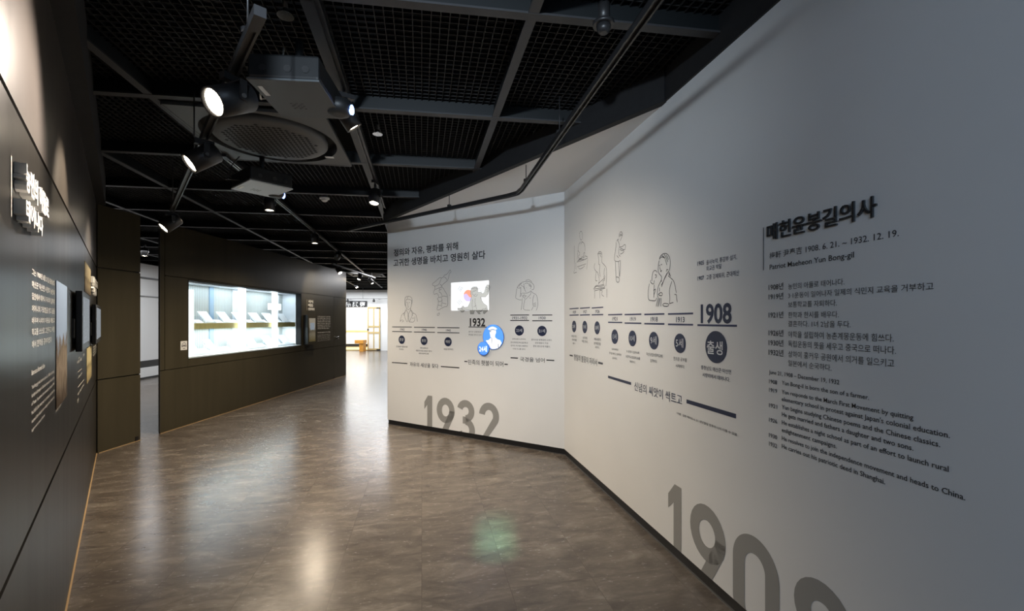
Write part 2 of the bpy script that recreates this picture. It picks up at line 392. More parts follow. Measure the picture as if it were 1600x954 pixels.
def panel_wall(name, w, cells, a0, a1, h, kind='structure', m='bronze', gap=.006, inset=0.0, hole=None):
    """a dark wall of flat metal panels with open joints in front of a black core"""
    root = bpy.data.objects.new(name, None); COL.objects.link(root); root.location = w.p(a0, 0); root['kind'] = kind
    b = MB()
    if hole is None: b.wbox(w, a0, a1, 0, h - .004, -.10, -.012)
    else:
        h0, h1, z0, z1 = hole
        b.wbox(w, a0 + inset, h0, 0, h - .004, -.10, -.012).wbox(w, h1, a1, 0, h - .004, -.10, -.012)
        b.wbox(w, h0, h1, 0, z0, -.10, -.012).wbox(w, h0, h1, z1, h - .004, -.10, -.012)
    b.link('core', 'darkgap', root)
    for ci, (x0, x1, z0, z1) in enumerate(cells):
        g = lambda v, lim, s: v if abs(v - lim) < 1e-6 else v + s * gap
        MB().wbox(w, g(x0, a0, 1), g(x1, a1, -1), g(z0, 0, 1), g(z1, h, -1), -.012, 0).link('panel', m if not isinstance(m, list) else m[ci], root)
    return root
# left wall: three bands
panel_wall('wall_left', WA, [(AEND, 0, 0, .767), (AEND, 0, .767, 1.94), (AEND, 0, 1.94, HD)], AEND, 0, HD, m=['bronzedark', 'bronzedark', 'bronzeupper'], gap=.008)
MB().wbox(WA, AEND, .0, HD, HC + .1, -.1, .07).link('trim_4', 'black', kind='structure')
MB().wbox(WA, AEND, -.002, 0, .006, 0, .007).link('baseboard_left', 'caulk', kind='structure')
# short return panel in line with the display partition
def dy(u, v=600): return WD.hit(u, v)[0]
aB0, aB1 = -.80, dy(219.3)
panel_wall('wall_return', WD, [(aB0, aB1, 0, .767), (aB0, aB1, .767, 1.94), (aB0, aB1, 1.94, HD)], aB0, aB1, HD)
MB().wbox(WD, aB0 + .01, aB1, 0, .006, 0, .006).link('trim_5', 'caulk', kind='structure')
# display partition with the window of the case
aW0, aW1 = dy(293.9), dy(470.6); zW0, zW1 = .876, 1.925
aJ, aD1 = dy(521.8), dy(540.8)
aP = .07
panel_wall('wall_display', WD, [(0, aJ, 0, .770), (0, aP, .770, HD), (aP, aW0, .770, 1.945), (aW0 - .006, aW1 + .006, .770, zW0), (aW0 - .006, aW1 + .006, zW1, 1.945),
    (aW1, aJ, .770, 1.945), (aP, aD1, 1.945, HD), (aJ, aD1, 0, .770), (aJ, aD1, .770, 1.945)], 0, aD1, HD, gap=.004, inset=.10, hole=(aW0, aW1, zW0, zW1))
MB().wbox(WD, -.003, 0, .02, HD, -.020, .001).link('trim_11', 'railsilver', kind='structure')
MB().wbox(WD, aJ - .03, aJ + .03, 0, .055, 0, .004).link('trim_12', 'base', kind='structure')
MB().wbox(WD, aB1 - .07, aB1 - .03, 0, .055, 0, .004).link('trim_13', 'base', kind='structure')
MB().wbox(WD, 0, aD1, 0, .006, 0, .006).link('trim_6', 'caulk', kind='structure')

# rooms beyond and around
def slab(name, x0, x1, y0, y1, z0, z1, m='hallwall'): return MB().box((x0, y0, z0), (x1, y1, z1)).link(name, m, kind='structure')
sw = Wall((-8.45, 7.0), (-.10, 1.0))
MB().wbox(sw, 0, 13.0, .0, 2.74, -.15, 0).link('wall_side', 'hallwall', kind='structure')
MB().wbox(sw, 0, 13.0, .0, .26, 0, .10).wbox(sw, 0, 13.0, 0, .03, .10, .101).link('baseboard_side', 'hallwall', kind='structure')
MB().wbox(sw, 0, 13.0, .26, .42, 0, .02).wbox(sw, 0, 13, 0, .045, .10, .115).link('trim_7', 'base', kind='structure')  # upper strip is baseboard, lower strip paints the shadow below the riser
MB().wbox(sw, 0, 13.0, 2.38, 2.42, 0, .03).wbox(sw, 0, 13.0, 1.95, 1.975, 0, .02).link('trim_8', 'railsilver', kind='structure')
YF = 20.2
aX0, aX1 = -8.6, -6.58
slab('wall_far', -11.5, aX0, YF, YF + .15, 0, 2.78)
slab('wall_far_lintel', aX0, aX1, YF, YF + .15, 1.99, 2.78)
slab('wall_far_pier', aX1, -2.0, YF, YF + .15, 0, 2.78)
slab('wall_alcove_back', aX0 - .5, aX1 + .4, 22.3, 22.4, 0, 2.6)
slab('wall_alcove_left', aX0 - .5, aX0 - .4, YF + .15, 22.3, 0, 2.6); slab('wall_alcove_right', aX1 + .3, aX1 + .4, YF + .15, 22.3, 0, 2.6)
slab('ceiling_alcove', aX0 - .5, aX1 + .4, YF + .15, 22.4, 2.6, 2.7)
slab('floor_alcove', aX0 - .4, aX1 + .3, YF - .02, 22.3, 0, .05, 'tanwood')
slab('trim_9', aX0 - .4, aX1 + .3, 22.27, 22.3, .80, .88, 'tanwood'); slab('trim_10', aX0 - .4, aX1 + .3, 22.28, 22.3, .05, .20, 'base')
slab('wall_north', -13, 3.2, 23, 23.15, 0, 3.6, 'void'); slab('wall_west', -13.15, -13, -3.4, 23, 0, 3.6, 'void')
slab('wall_back', -13, 3.2, -3.55, -3.4, 0, 3.6, 'hallwall'); slab('wall_east', 3.2, 3.35, -3.4, 23, 0, 3.6, 'void')
slab('ceiling_deck', -13.15, 3.35, -3.55, 23.15, 3.6, 3.75, 'void')

# ---------------------------------------------------------------- ceiling: steel frame with open grille
ceil = bpy.data.objects.new('ceiling', None); COL.objects.link(ceil); ceil['kind'] = 'structure'; ceil.location = (-3, 6, HC)
LX = [1.58, .521, -.514, -1.718, -2.722, -3.79, -4.86, -5.93, -7.0, -8.07, -9.1]
def node(X0, n):
    Y = (1.84 + 1.075 * n + .1437 * (X0 + 1.5)) / 1.02957
    return Vector((X0 - .2058 * Y, Y, 0))
N0, N1 = -3, 17
for i, X0 in enumerate(LX):
    a, b = node(X0, N0), node(X0, N1)
    MB().beam(a, b, .05, HC, HC + .010).link('runner', 'frame', ceil)
    MB().beam(a, b, .022, HC + .010, HC + .10).link('runner_web', 'webside', ceil)
for n in range(N0, N1 + 1):
    a, b = node(LX[0], n), node(LX[-1], n)
    MB().beam(a, b, .05, HC - .002, HC + .008).link('cross_beam', 'frame', ceil)
    MB().beam(a, b, .024, HC + .008, HC + .105).link('cross_beam_web', 'webside', ceil)
def grille(mb, n, i, both=True, step=.047):
    p00, p10, p11, p01 = node(LX[i], n), node(LX[i + 1], n), node(LX[i + 1], n + 1), node(LX[i], n + 1)
    kx = max(8, round((p10 - p00).length / step)); ky = max(8, round((p01 - p00).length / step))
    z0, z1 = HC + .085, HC + .108
    for k in range(1, kx):
        t = k / kx; mb.beam(p00.lerp(p10, t), p01.lerp(p11, t), .004, z0, z1)
    if both:
        for k in range(1, ky):
            t = k / ky; mb.beam(p00.lerp(p01, t), p10.lerp(p11, t), .004, z0 + .004, z1)
far = MB()
CASS = (2, 1)
for n in range(N0, N1):
    for i in range(len(LX) - 1):
        if (i, n) == CASS: continue
        c = (node(LX[i], n) + node(LX[i + 1], n + 1)) / 2
        if c.y > 21 or c.y < .3: continue
        vis = abs(c.x) < 1.45 * c.y + .6
        if not vis: continue
        if c.y < 8.6:
            g = MB(); grille(g, n, i); g.link('grille', 'grille', ceil)
        else: grille(far, n, i, both=c.y < 12, step=.055)
o = far.link('grille', 'grille', ceil); o['kind'] = 'stuff'
# a ribbed air duct that shows above the open grille
dct = MB(); prof = []
for k in range(60): prof += [(k * .03, .155 if k % 2 else .135)]
dct.lathe((-1.55, 1.55, 3.25), (-.20, .98, 0), prof, 18, smooth=False)
tag(dct.link('air_duct', 'duct'), 'ribbed air duct faintly seen above the ceiling grille', 'duct')

# ---------------------------------------------------------------- ceiling fittings
def cassette(c, label, rot, half=.50):
    t = thing('ceiling_cassette', label, 'air conditioner', (c.x, c.y, HC))
    x = Vector((math.cos(rot), math.sin(rot), 0)); y = Vector((-x.y, x.x, 0)); c = Vector((c.x, c.y, 0)); Z = Vector((0, 0, 1))
    r1 = .475
    b = MB(); n = 48; ring = []; sq = []
    for k in range(n):   # square plate with a round opening
        th = 2 * math.pi * k / n; d = x * math.cos(th) + y * math.sin(th)
        ring.append(c + d * r1 + Z * (HC - .012)); m = half / max(abs(math.cos(th)), abs(math.sin(th)))
        sq.append(c + d * m + Z * (HC - .012))
    up = [p + Z * .07 for p in ring]
    b.add(ring + sq + up, [(k, (k + 1) % n, n + (k + 1) % n, n + k)[::-1] for k in range(n)] + [(k, (k + 1) % n, 2 * n + (k + 1) % n, 2 * n + k) for k in range(n)])
    for s in (-1, 1):
        b.obox(c + x * s * (half + .004) + Z * (HC - .003), x, y, Z, .006, half, .012).obox(c + y * s * (half + .004) + Z * (HC - .003), x, y, Z, half, .006, .012)
    b.link('face_plate', 'cassette', t)
    MB().lathe(c + Z * (HC + .058), Z, [(0, r1), (.08, r1)], 40).link('air_gap', 'cassettehole', t)
    MB().lathe(c + Z * (HC - .030), Z, [(0, .30), (.004, .385), (.02, .405), (.05, .405), (.09, .39)], 48).link('round_cover', 'cassette', t)
    h = MB()
    for i in range(-9, 10):
        for j in range(-9, 10):
            px, py = i * .036, j * .036
            if px * px + py * py < .325 ** 2:
                q = c + x * px + y * py + Z * (HC - .0312)
                h.add([q + x * .0165, q + y * .0165, q - x * .0165, q - y * .0165], [(0, 3, 2, 1)])
    h.link('grille_slots', 'cassettehole', t)
    MB().obox(c + y * .30 + x * .36 + Z * (HC - .0125), x, y, Z, .035, .018, .002).link('badge', 'plastic', t)
    return t
cassette(Vector((-1.88, 3.46, 0)), 'round-faced grey ceiling air conditioner beside the projectors', math.radians(10))
cassette(Vector((-4.55, 13.9, 0)), 'distant round ceiling air conditioner beyond the display partition', math.radians(10))

def detector(u, v, z, label, m, r, h):
    q = at_z(u, v, z)
    t = thing('smoke_detector', label, 'smoke detector', (q.x, q.y, HC))
    MB().lathe(q + Vector((0, 0, -.014)), (0, 0, 1), [(0, r), (.016, r * 1.02)], 24).link('base_ring', m, t)
    MB().lathe(q + Vector((0, 0, -h)), (0, 0, 1), [(0, r * .35), (h * .25, r * .62), (h - .014, r * .70)], 24).link('sensor_dome', m, t)
    MB().lathe(q, (0, 0, 1), [(0, .03), (.10, .03)], 12).link('mounting_box', 'rail', t)
    return t
detector(507, 309, HC, 'small white smoke detector on the ceiling frame beside the rear projector', 'plastic', .055, .045)
detector(943, 36, HC, 'dark domed smoke detector on the ceiling near the right wall', 'rail', .05, .05)
def sprinkler(u, v, label):
    q = at_z(u, v, HC + .06)
    t = thing('sprinkler', label, 'sprinkler', q)
    MB().tube([q + Vector((0, 0, .5)), q], .012).link('pipe', 'duct', t)
    MB().lathe(q + Vector((0, 0, -.03)), (0, 0, 1), [(0, .006), (.012, .016), (.03, .012)], 12).link('nozzle', 'chrome', t)
    MB().lathe(q + Vector((0, 0, -.034)), (0, 0, 1), [(0, .038), (.003, .038)], 16).link('deflector', 'chrome', t)
sprinkler(590, 203, 'chrome sprinkler head in the grille right of the round air conditioner')
sprinkler(446, 14, 'chrome sprinkler head in the grille above the front projector')

# ---------------------------------------------------------------- lighting tracks
def track(name, label, p, q, z, w=.034, h=.032, m='rail', rods=(), ends=True, path=None, group=None):
    pts = [Vector((a.x, a.y, z)) for a in (path or [p, q])]
    t = thing(name, label, 'track', pts[0])
    b = MB()
    for a, c in zip(pts, pts[1:]):
        d = (c - a).normalized(); n = Vector((-d.y, d.x, 0)); L = (c - a).length / 2; mid = (a + c) / 2; Z = Vector((0, 0, 1))
        b.obox(mid + Z * (h - .003), d, n, Z, L, w / 2, .003)
        for s in (-1, 1): b.obox(mid + n * s * (w / 2 - .004) + Z * h / 2, d, n, Z, L, .004, h / 2)
        b.obox(mid + Z * (h * .55), d, n, Z, L, w / 2 - .008, .004)
    b.link('channel', m, t)
    if ends:
        a, c = pts[0], pts[1]; d = (c - a).normalized()
        MB().obox(a - d * .04 + Vector((0, 0, h / 2)), d, Vector((-d.y, d.x, 0)), (0, 0, 1), .05, w / 2 + .001, h / 2 + .001).link('feed_box', 'frame', t)
    for (k, f, top) in rods:
        r = pts[k].lerp(pts[k + 1], f) + Vector((0, 0, h))
        MB().lathe(r, (0, 0, 1), [(0, .022), (.02, .022), (.026, .006)], 10).link('clamp', m, t)
        MB().tube([r, Vector((r.x, r.y, top))], .004, 6).link('rod', m, t)
    return t
ZL = 2.37
tl0 = at_z(397, 47, ZL); tld = WA.d
TL = lambda d: tl0 + tld * d
track('lighting_track', 'black lighting track hung low along the dark left wall', TL(0), TL(3.35), ZL, rods=[(0, .03, HC), (0, .5, HC), (0, .97, HC)])
cy = Vector((-.2058, 1, 0)).normalized()
T1 = lambda d: Vector((-.514 + .055, 0, 0)) + cy * d
T2 = lambda d: Vector((-1.718 + .05, 0, 0)) + cy * d
ZT = HC - .036
track('lighting_track', 'black lighting track beside the ceiling runner right of the air conditioner', T1(.2), T1(5.6), ZT)
track('lighting_track', 'pale edged lighting track running away past the rear projector to the far hall', T2(3.9), T2(13.0), ZT, m='railsilver')
ZC = 2.54
c1, c2, c3 = at_z(1030, 0, ZC), at_z(811, 304.7, ZC), at_z(546.7, 360.6, ZC)
c0 = c1 + (c1 - c2).normalized() * 1.0
ca = c2 + (c1 - c2).normalized() * .13; cb = c2 + (c3 - c2).normalized() * .13
track('lighting_track', 'bent black lighting track hung along the two white walls', None, None, ZC, path=[c0, ca, c2 + (ca + cb - c2 * 2) * .18, cb, c3], ends=False,
      rods=[(0, .95, HC), (3, .30, HC), (0, .66, HC), (3, .92, HC)])
f1, f2 = at_z(519, 413, 2.62), at_z(586, 434.5, 2.62)
track('lighting_track', 'short lighting track crossing above the far end of the display partition', f1, f2, 2.62, rods=[(0, .08, HC), (0, .9, HC)], ends=False)

# ---------------------------------------------------------------- track spotlights
def spot(label, at, aim, energy, color=WARM, r=.052, L=.15, drop=.09, cone=60, blend=.6, lens=1.0, group=None):
    """at: point under the track; aim: direction of the beam"""
    aim = Vector(aim).normalized(); at = Vector(at); Z = Vector((0, 0, 1))
    piv = at - Z * drop
    t = thing('track_spotlight', label, 'spotlight', at, group)
    side = aim.cross(Z); side = side.normalized() if side.length > 1e-3 else Vector((1, 0, 0))
    MB().obox(at - Z * .012, side, side.cross(Z), Z, .016, .045, .014).link('adapter', 'spot', t)
    y = MB(); y.tube([at - Z * .02, piv + Z * .055], .010, 8)
    for s in (-1, 1):
        y.obox(piv + side * s * (r + .006) + Z * .022, side, side.cross(Z), Z, .003, .014, .038)
    y.obox(piv + Z * .06, side, side.cross(Z), Z, r + .009, .014, .004); y.link('yoke', 'spot', t)
    back = piv - aim * L * .45
    MB().lathe(back, aim, [(0, r * .86), (.008, r), (L, r), (L, r * .86), (L - .018, r * .82)], 24, capb=False).link('barrel', 'spot', t)
    ln = MB().lathe(back + aim * (L - .014), aim, [(0, r * .82), (.004, r * .80)], 24).link('lens', 'lens', t)
    for s in (-1, 1): MB().lathe(piv + side * s * (r + .008), side * s, [(0, .009), (.006, .009)], 10).link('knob', 'railsilver', t)
    if energy:
        l = light('spot_beam', 'SPOT', back + aim * (L + .004), energy, color, back + aim * (L + 1), None, spot_size=math.radians(cone), spot_blend=blend, shadow_soft_size=.03)
        l.parent = t; l.location = l.location - t.location
    return t
def onL(u):   # distance along the left track of a pixel column
    k = (u - HU) / FOC; return (k * tl0.y - tl0.x) / (tld.x - k * tld.y)
zl = Vector((0, 0, ZL))
def LT(d): q = TL(d); return Vector((q.x, q.y, ZL))
def to(p, q): return Vector(q) - Vector(p)
# left track, washing the dark wall
p = LT(onL(364)); spot('large lit spotlight nearest the camera on the low left track', p, to(p - Vector((0, 0, .09)), WA.p((p - P1).dot(WA.d) - .24, 1.92)), 64, color=(1, .86, .74), r=.058, L=.17, cone=112, blend=.8)
p = LT(onL(319)); spot('second spotlight on the low left track, below the ceiling cassette', p, to(p - Vector((0, 0, .09)), WA.p((p - P1).dot(WA.d) - .05, 1.85)), 34, r=.055, L=.16, cone=75)
p = LT(onL(268)); spot('last spotlight on the low left track before the display partition', p, to(p - Vector((0, 0, .09)), WA.p((p - P1).dot(WA.d) - .10, 1.75)), 24, r=.055, L=.16, cone=100, blend=.9)
def TT(T, u):
    a, b = T(0), T(1); d = b - a; k = (u - HU) / FOC
    s = (k * a.y - a.x) / (d.x - k * d.y); q = T(s); return Vector((q.x, q.y, ZT))
p = TT(T1, 541); spot('lit spotlight tilted right beside the front projector', p, to(p, (.70, 3.9, .0)), 80, color=(1, .88, .72), cone=110, blend=1.0, drop=.13, r=.05)
p = TT(T1, 586); spot('downward spotlight on the track near the end of the white wall', p, (-.05, -.28, -1), 128, color=(1, .80, .58), cone=115, blend=1.0, drop=.15)
p = TT(T2, 421); spot('downward spotlight on the pale track just behind the rear projector', p, (.03, -.05, -1), 125, cone=155, blend=.9, drop=.10)
p = TT(T2, 492); spot('downward spotlight on the pale track above the middle of the display partition', p, (.02, -.05, -1), 90, cone=150, blend=.9, drop=.10)
p = TT(T2, 528); spot('spotlight on the pale track turned towards the display partition text', p, to(p, WD.p(aW1 + .75, 1.75)), 28, cone=75)
p = TT(T2, 580); spot('spotlight at the far end of the pale track', p, (.5, -.1, -.8), 40, cone=70)
fl = lambda k: Vector((f1.lerp(f2, k).x, f1.lerp(f2, k).y, 2.62))
spot('spotlight on the short crossing track over the partition corner', fl(.12), (.55, -.3, -.75), 25, cone=70)
spot('spotlight in the middle of the short crossing track, tilted down', fl(.58), (-.25, -.35, -.85), 30, cone=70)
spot('spotlight at the right part of the short crossing track', fl(.86), (.6, .2, -.6), 25, cone=70)
q = at_z(556, 446, 2.70); spot('small distant spotlight low in the far hall left of the sign', (q.x, q.y, HC), (.55, -.2, -.75), 0, drop=.12)
q = at_z(226, 384, HC - .02); spot('spotlight seen through the narrow gap beside the display partition', (q.x, q.y, HC), (.02, -.05, -1), 30, drop=.13, cone=90)
# ================================================================ projectors
def projector(label, a, b, c, d, z, hgt, mount_z, logo, shell='projwhite'):
    """a, b: left and right corner of the rear edge; c, d: right and left corner of the front (lens) edge; undersides at height z"""
    O = (a + b + c + d) / 4; O = Vector((O.x, O.y, z))
    x = (b - a); x.z = 0; y = (d - a); y.z = 0
    wx = x.length / 2; x.normalize(); y = Vector((-x.y, x.x, 0)); wy = (d - a).length / 2; Z = Vector((0, 0, 1))
    t = thing('projector', label, 'projector', O)
    MB().obox(O + Z * .006, x, y, Z, wx, wy, .006).link('bottom_plate', shell, t, bevel=.004)
    MB().obox(O + Z * (.012 + hgt / 2), x, y, Z, wx * .985, wy * .985, hgt / 2).link('body', 'projdark', t, bevel=.012)
    for f in (-.55, .12, .62):   # round rear vents / sockets
        k = MB(); k.lathe(O - y * wy * .985 + x * wx * f + Z * (hgt * .5), -y, [(0, .019), (.003, .019)], 16)
        so = k.link('socket', 'rail', t); g = MB()
        for s in range(-2, 3):
            wd = .016 * math.sqrt(max(0, 1 - (s / 2.6) ** 2))
            g.obox(O - y * (wy * .985 + .004) + x * wx * f + Z * (hgt * .5 + s * .006), x, y, Z, wd, .001, .0014)
        g.link('vent_slats', 'duct', so)
    # lens hood at the front right, hanging below the plate
    lc = O + x * wx * .98 + y * wy * .62
    hd = MB(); hd.lathe(lc - Z * .012, Z, [(0, .03), (.006, .055), (.03, .07), (.07, .07)], 24); hd.link('lens_hood', 'projdark', t)
    MB().lathe(lc + x * .060 + Z * .020, x, [(0, .024), (.012, .026), (.016, .02)], 20).link('lens', 'glassblue', t)
    s = MB()
    for i in range(-2, 3):
        for j in range(-2, 3):
            if (i + j) % 2 == 0: s.obox(O + x * (i * .014 - wx * .15) + y * (j * .014 + wy * .3) - Z * .0006, x, y, Z, .005, .0025, .0006)
    s.link('vent_slots', 'projdark', t)
    MB().obox(O - x * wx * .80 + y * (logo * wy) - Z * .0008, x, y, Z, .011, .045, .0008).link('rating_label', 'plastic', t)
    m = MB(); m.tube([O + Z * (hgt + .01), Vector((O.x, O.y, mount_z))], .02, 12); m.lathe(O + Z * (hgt + .010), Z, [(0, .07), (.012, .07)], 16)
    for q in (-1, 1): m.obox(O + x * q * wx * .4 + Z * (hgt + .014), x, y, Z, .012, wy * .6, .006)
    m.link('ceiling_mount', 'projdark', t)
    cb = MB(); e = O - x * (wx - .02) + Z * .04
    cb.tube([e, e - x * .06 + y * .03, e - x * .09 + y * .10 + Z * .01, e - x * .05 + y * .16 + Z * .05, e - x * .02 + y * .18 + Z * .16, Vector(((e - x * .02).x, (e + y * .18).y, HC + .09))], .005, 6)
    cb.link('cable', 'plastic' if logo < 0 else 'rail', t)
    return lc + x * .08 + Z * .02
zp = CAMZ + 1.13
pa, pb, pc, pd = (at_z(u, v, zp) for u, v in ((392.3, 123), (506.8, 128), (531.7, 187), (431.9, 181.8)))
PLENS = projector('large ceiling projector nearest the camera with a pale grey underside', pa, pb, pc, pd, zp, .115, HC + .02, -.45, 'projgrey')
pa, pb, pc, pd = (at_z(u, v, zp) for u, v in ((388, 280), (455.8, 295.5), (427.3, 310), (363.5, 295.8)))
projector('smaller looking rear ceiling projector below the round air conditioner', pa, pb, pc, pd, zp, .115, HC + .02, .35)

# ================================================================ display case in the partition
D_ = .37
def dyo(u, off, v=500): return WD.hit(u, v, off)[0]
cs = thing('display_case', 'brightly lit wall display case behind glass in the dark partition', 'display case', WD.p((aW0 + aW1) / 2, zW0, -D_ / 2))
m0, m1 = aW0 + .001, aW1 - .001
MB().wbox(WD, m0, m1, zW0, zW1, -D_ - .02, -D_).link('back_panel', 'caseback', cs)
b = MB(); b.wbox(WD, m0, m1, zW0 + .001, zW0 + .02, -D_, -.02).wbox(WD, m0, m1, zW1 - .02, zW1 - .001, -D_, -.10)
b.wbox(WD, m0, m0 + .02, zW0 + .02, zW1 - .02, -D_, -.10).wbox(WD, m1 - .02, m1, zW0 + .02, zW1 - .02, -D_, -.10); b.link('liner', 'casewhite', cs)
SH0, SH1 = 1.268, 1.348
MB().wbox(WD, m0 + .02, m1 - .02, SH0, SH1, -D_, -.11).link('shelf', 'caseolive', cs)
MB().wbox(WD, m0 + .02, m1 - .02, SH0 + .004, SH1 + .002, -D_ + .001, -.12).link('shelf_top', 'casewhite', cs)
MB().wbox(WD, m0 + .02, m1 - .02, zW0 + .02, zW0 + .0548, -D_, -.11).link('plinth', 'casewhite', cs)
for (u0, u1) in ((294.5, 302.5), (373.5, 384.2), (426, 433.6)):
    x0, x1 = dyo(u0, -.06), dyo(u1, -.06)
    MB().wbox(WD, x0, x1, zW0 + .02, zW1 - (.02 if u0 > 300 else .12), -.075, -.055).link('bright_column', 'whiteglow', cs)
for (u0, u1) in ((366, 384.6), (329.5, 336), (434, 437)):
    x0, x1 = dyo(u0, -D_ + .03), dyo(u1, -D_ + .03)
    MB().wbox(WD, x0, x1, zW0 + .02, zW1 - .02, -D_, -D_ + .012).link('backing_strip', 'casewhite' if u0 > 350 else 'caseblue', cs)
MB().wbox(WD, dyo(419, -.05), dyo(438.5, -.05), WD.hit(428, 484, -.05)[1], WD.hit(428, 474, -.05)[1], -.054, -.04).link('bright_box', 'whiteglow', cs)
MB().wbox(WD, m0, m1, zW0, zW1, -.018, -.012).link('glass', 'glass', cs)
fr = MB(); f_ = .008
fr.wbox(WD, m0, m1, zW1 - f_, zW1, -.09, .001).wbox(WD, m0, m1, zW0, zW0 + .004, -.09, .001).wbox(WD, m0, m0 + f_, zW0, zW1, -.09, .001).wbox(WD, m1 - f_, m1, zW0, zW1, -.09, .001)
fr.link('window_frame', 'darkgap', cs)
cm = WD.p((m0 + m1) / 2, 0, -D_ / 2)
for zz, en in ((zW1 - .03, 6.5), (SH0 - .012, 9)):
    l = light('case_lamp', 'AREA', (cm.x, cm.y, zz), en, (.80, .90, 1.0), (cm.x, cm.y, 0), shape='RECTANGLE', size=m1 - m0 - .2, size_y=.25)
    l.rotation_euler = (0, 0, math.atan2(WD.d.y, WD.d.x)); l.parent = cs; l.location = l.location - cs.location
# documents on tilted stands, and their caption plates
def doc_stand(a0, a1, z, off, lab, grp):
    t = thing('document_stand', lab, 'document', WD.p((a0 + a1) / 2, z, off), grp)
    w, h, lean = (a1 - a0), .165, .13
    p = [WD.p(a0, z + .006, off), WD.p(a1, z + .006, off), WD.p(a1, z + .006 + h, off - lean), WD.p(a0, z + .006 + h, off - lean)]
    nn = (p[1] - p[0]).cross(p[3] - p[0]).normalized() * .008
    MB().hexa([q - nn for q in p] + p).link('board', 'casewhite', t)
    m = lambda s, r: p[0] + (p[1] - p[0]) * s + (p[3] - p[0]) * r + nn * .3
    MB().add([m(.10, .12), m(.90, .12), m(.90, .9), m(.10, .9)], [(0, 1, 2, 3)]).link('document', 'doc', t)
    MB().wbox(WD, a0, a1, z, z + .014, off - .01, off + .012).wbox(WD, (a0 + a1) / 2 - .02, (a0 + a1) / 2 + .02, z, z + .10, off - .150, off - .140).link('easel', 'casewhite', t)
def plate(a0, a1, z, off, lab, grp):
    t = thing('caption_plate', lab, 'label', WD.p((a0 + a1) / 2, z, off), grp)
    p = [WD.p(a0, z + .004, off), WD.p(a1, z + .004, off), WD.p(a1, z + .050, off - .07), WD.p(a0, z + .050, off - .07)]
    b = MB(); base = [WD.p(a0, z, off), WD.p(a1, z, off), WD.p(a1, z, off - .07), WD.p(a0, z, off - .07)]
    b.hexa(base + p).link('wedge', 'doc', t)
zb = lambda s: 240 + s / 6.358
upper = [(520, 610), (700, 785), (850, 930), (1010, 1095), (1140, 1225), (1290, 1352)]
lower = [(372, 462), (575, 640), (795, 862), (960, 1045), (1130, 1212), (1295, 1352)]
place = ['first from the left', 'second from the left', 'third from the left', 'fourth from the left', 'fifth from the left', 'last on the right']
for row, lst, z, off in (('upper shelf', upper, SH1 + .002, -.150), ('case floor', lower, zW0 + .055, -.150)):
    for k, (s0, s1) in enumerate(lst):
        doc_stand(dyo(zb(s0), off), dyo(zb(s1), off), z, off, 'white tilted document on the %s of the display case, %s' % (row, place[k]), 'documents on tilted stands')
for row, lst, z, off in (('upper shelf', [(430, 500), (632, 695), (795, 846), (945, 1003), (1108, 1134), (1240, 1284), (1362, 1400)], SH1 + .002, -.145),
                         ('case floor', [(490, 556), (690, 770), (876, 935), (1055, 1112), (1225, 1272), (1365, 1410)], zW0 + .055, -.145)):
    for k, (s0, s1) in enumerate(lst):
        plate(dyo(zb(s0), off), dyo(zb(s1), off), z, off, 'small white caption plate on the %s of the lit case, %s' % (row, ['first from the left', 'second from the left', 'third from the left', 'fourth from the left', 'fifth from the left', 'second from right', 'last on the right'][k]), 'caption plates in the display case')

# ================================================================ things on the display partition
s0, zt = WD.hit(281.9, 532.8); s1, zz = WD.hit(292.0, 546)
t = thing('headphone_sign', 'small white audio guide plate with a headphones symbol left of the display case', 'sign', WD.p((s0 + s1) / 2, (zt + zz) / 2))
MB().wbox(WD, s0, s1, zz, zt, 0, .004).link('plate', 'plastic', t)
b = MB(); cx, cz, q = (s0 + s1) / 2, (zt + zz) / 2, (zt - zz)
stroke(b, WD, [(cx + q * .27 * math.cos(a), cz + q * .02 + q * .30 * math.sin(a)) for a in [math.pi * k / 12 for k in range(13)]], q * .05, .0055, px=False)
for s in (-1, 1): stroke(b, WD, [(cx + s * q * .27, cz + q * .05), (cx + s * q * .27, cz - q * .16)], q * .13, .0055, px=False)
stroke(b, WD, [(cx - q * .1, cz - q * .02), (cx + q * .1, cz - q * .02)], q * .2, .0055, px=False)
stroke(b, WD, [(cx - q * .18, cz - q * .33), (cx + q * .18, cz - q * .33)], q * .06, .0055, px=False)
b.link('symbol', 'inkgrey', t)
# wall screen right of the case: body stands off the wall
a0 = WD.hit(473.9, 515)[0]; th = .093
a1 = WD.hit(494.0, 515, th)[0]
zt = WD.hit(473.9, 491.8)[1]; zb_ = WD.hit(473.9, 538.4)[1]
t = thing('wall_screen', 'upright information screen box standing off the partition right of the case', 'screen', WD.p((a0 + a1) / 2, (zt + zb_) / 2))
MB().wbox(WD, a0, a1, zb_, zt, 0, th - .004).link('housing', 'bezel', t)
fb = MB(); fb.wbox(WD, a0 + .001, a1, zb_, zt, th - .004, th); fb.link('front_frame', 'bronze', t)
g0, g1 = a0 + (a1 - a0) * .14, a1 - (a1 - a0) * .10; k0, k1 = zb_ + .06, zt - .065
MB().wbox(WD, g0, g1, k0, k1, th, th + .002).link('poster', 'poster', t)
MB().wbox(WD, g0 + (g1 - g0) * .18, g1 - (g1 - g0) * .15, k0 + (k1 - k0) * .50, k0 + (k1 - k0) * .80, th + .002, th + .003).link('lit_picture', 'screen', t)
q = WD.hit(525.5, 527); c = WD.p(q[0], q[1])
t = thing('door_knob', 'round bright knob on the narrow door panel of the display partition', 'knob', c)
MB().lathe(c, WD.n, [(0, .022), (.006, .022)], 16).link('rose', 'chrome', t)
MB().lathe(c + WD.n * .006, WD.n, [(0, .010), (.02, .012), (.03, .028), (.045, .030), (.055, .018)], 18).link('grip', 'chrome', t)
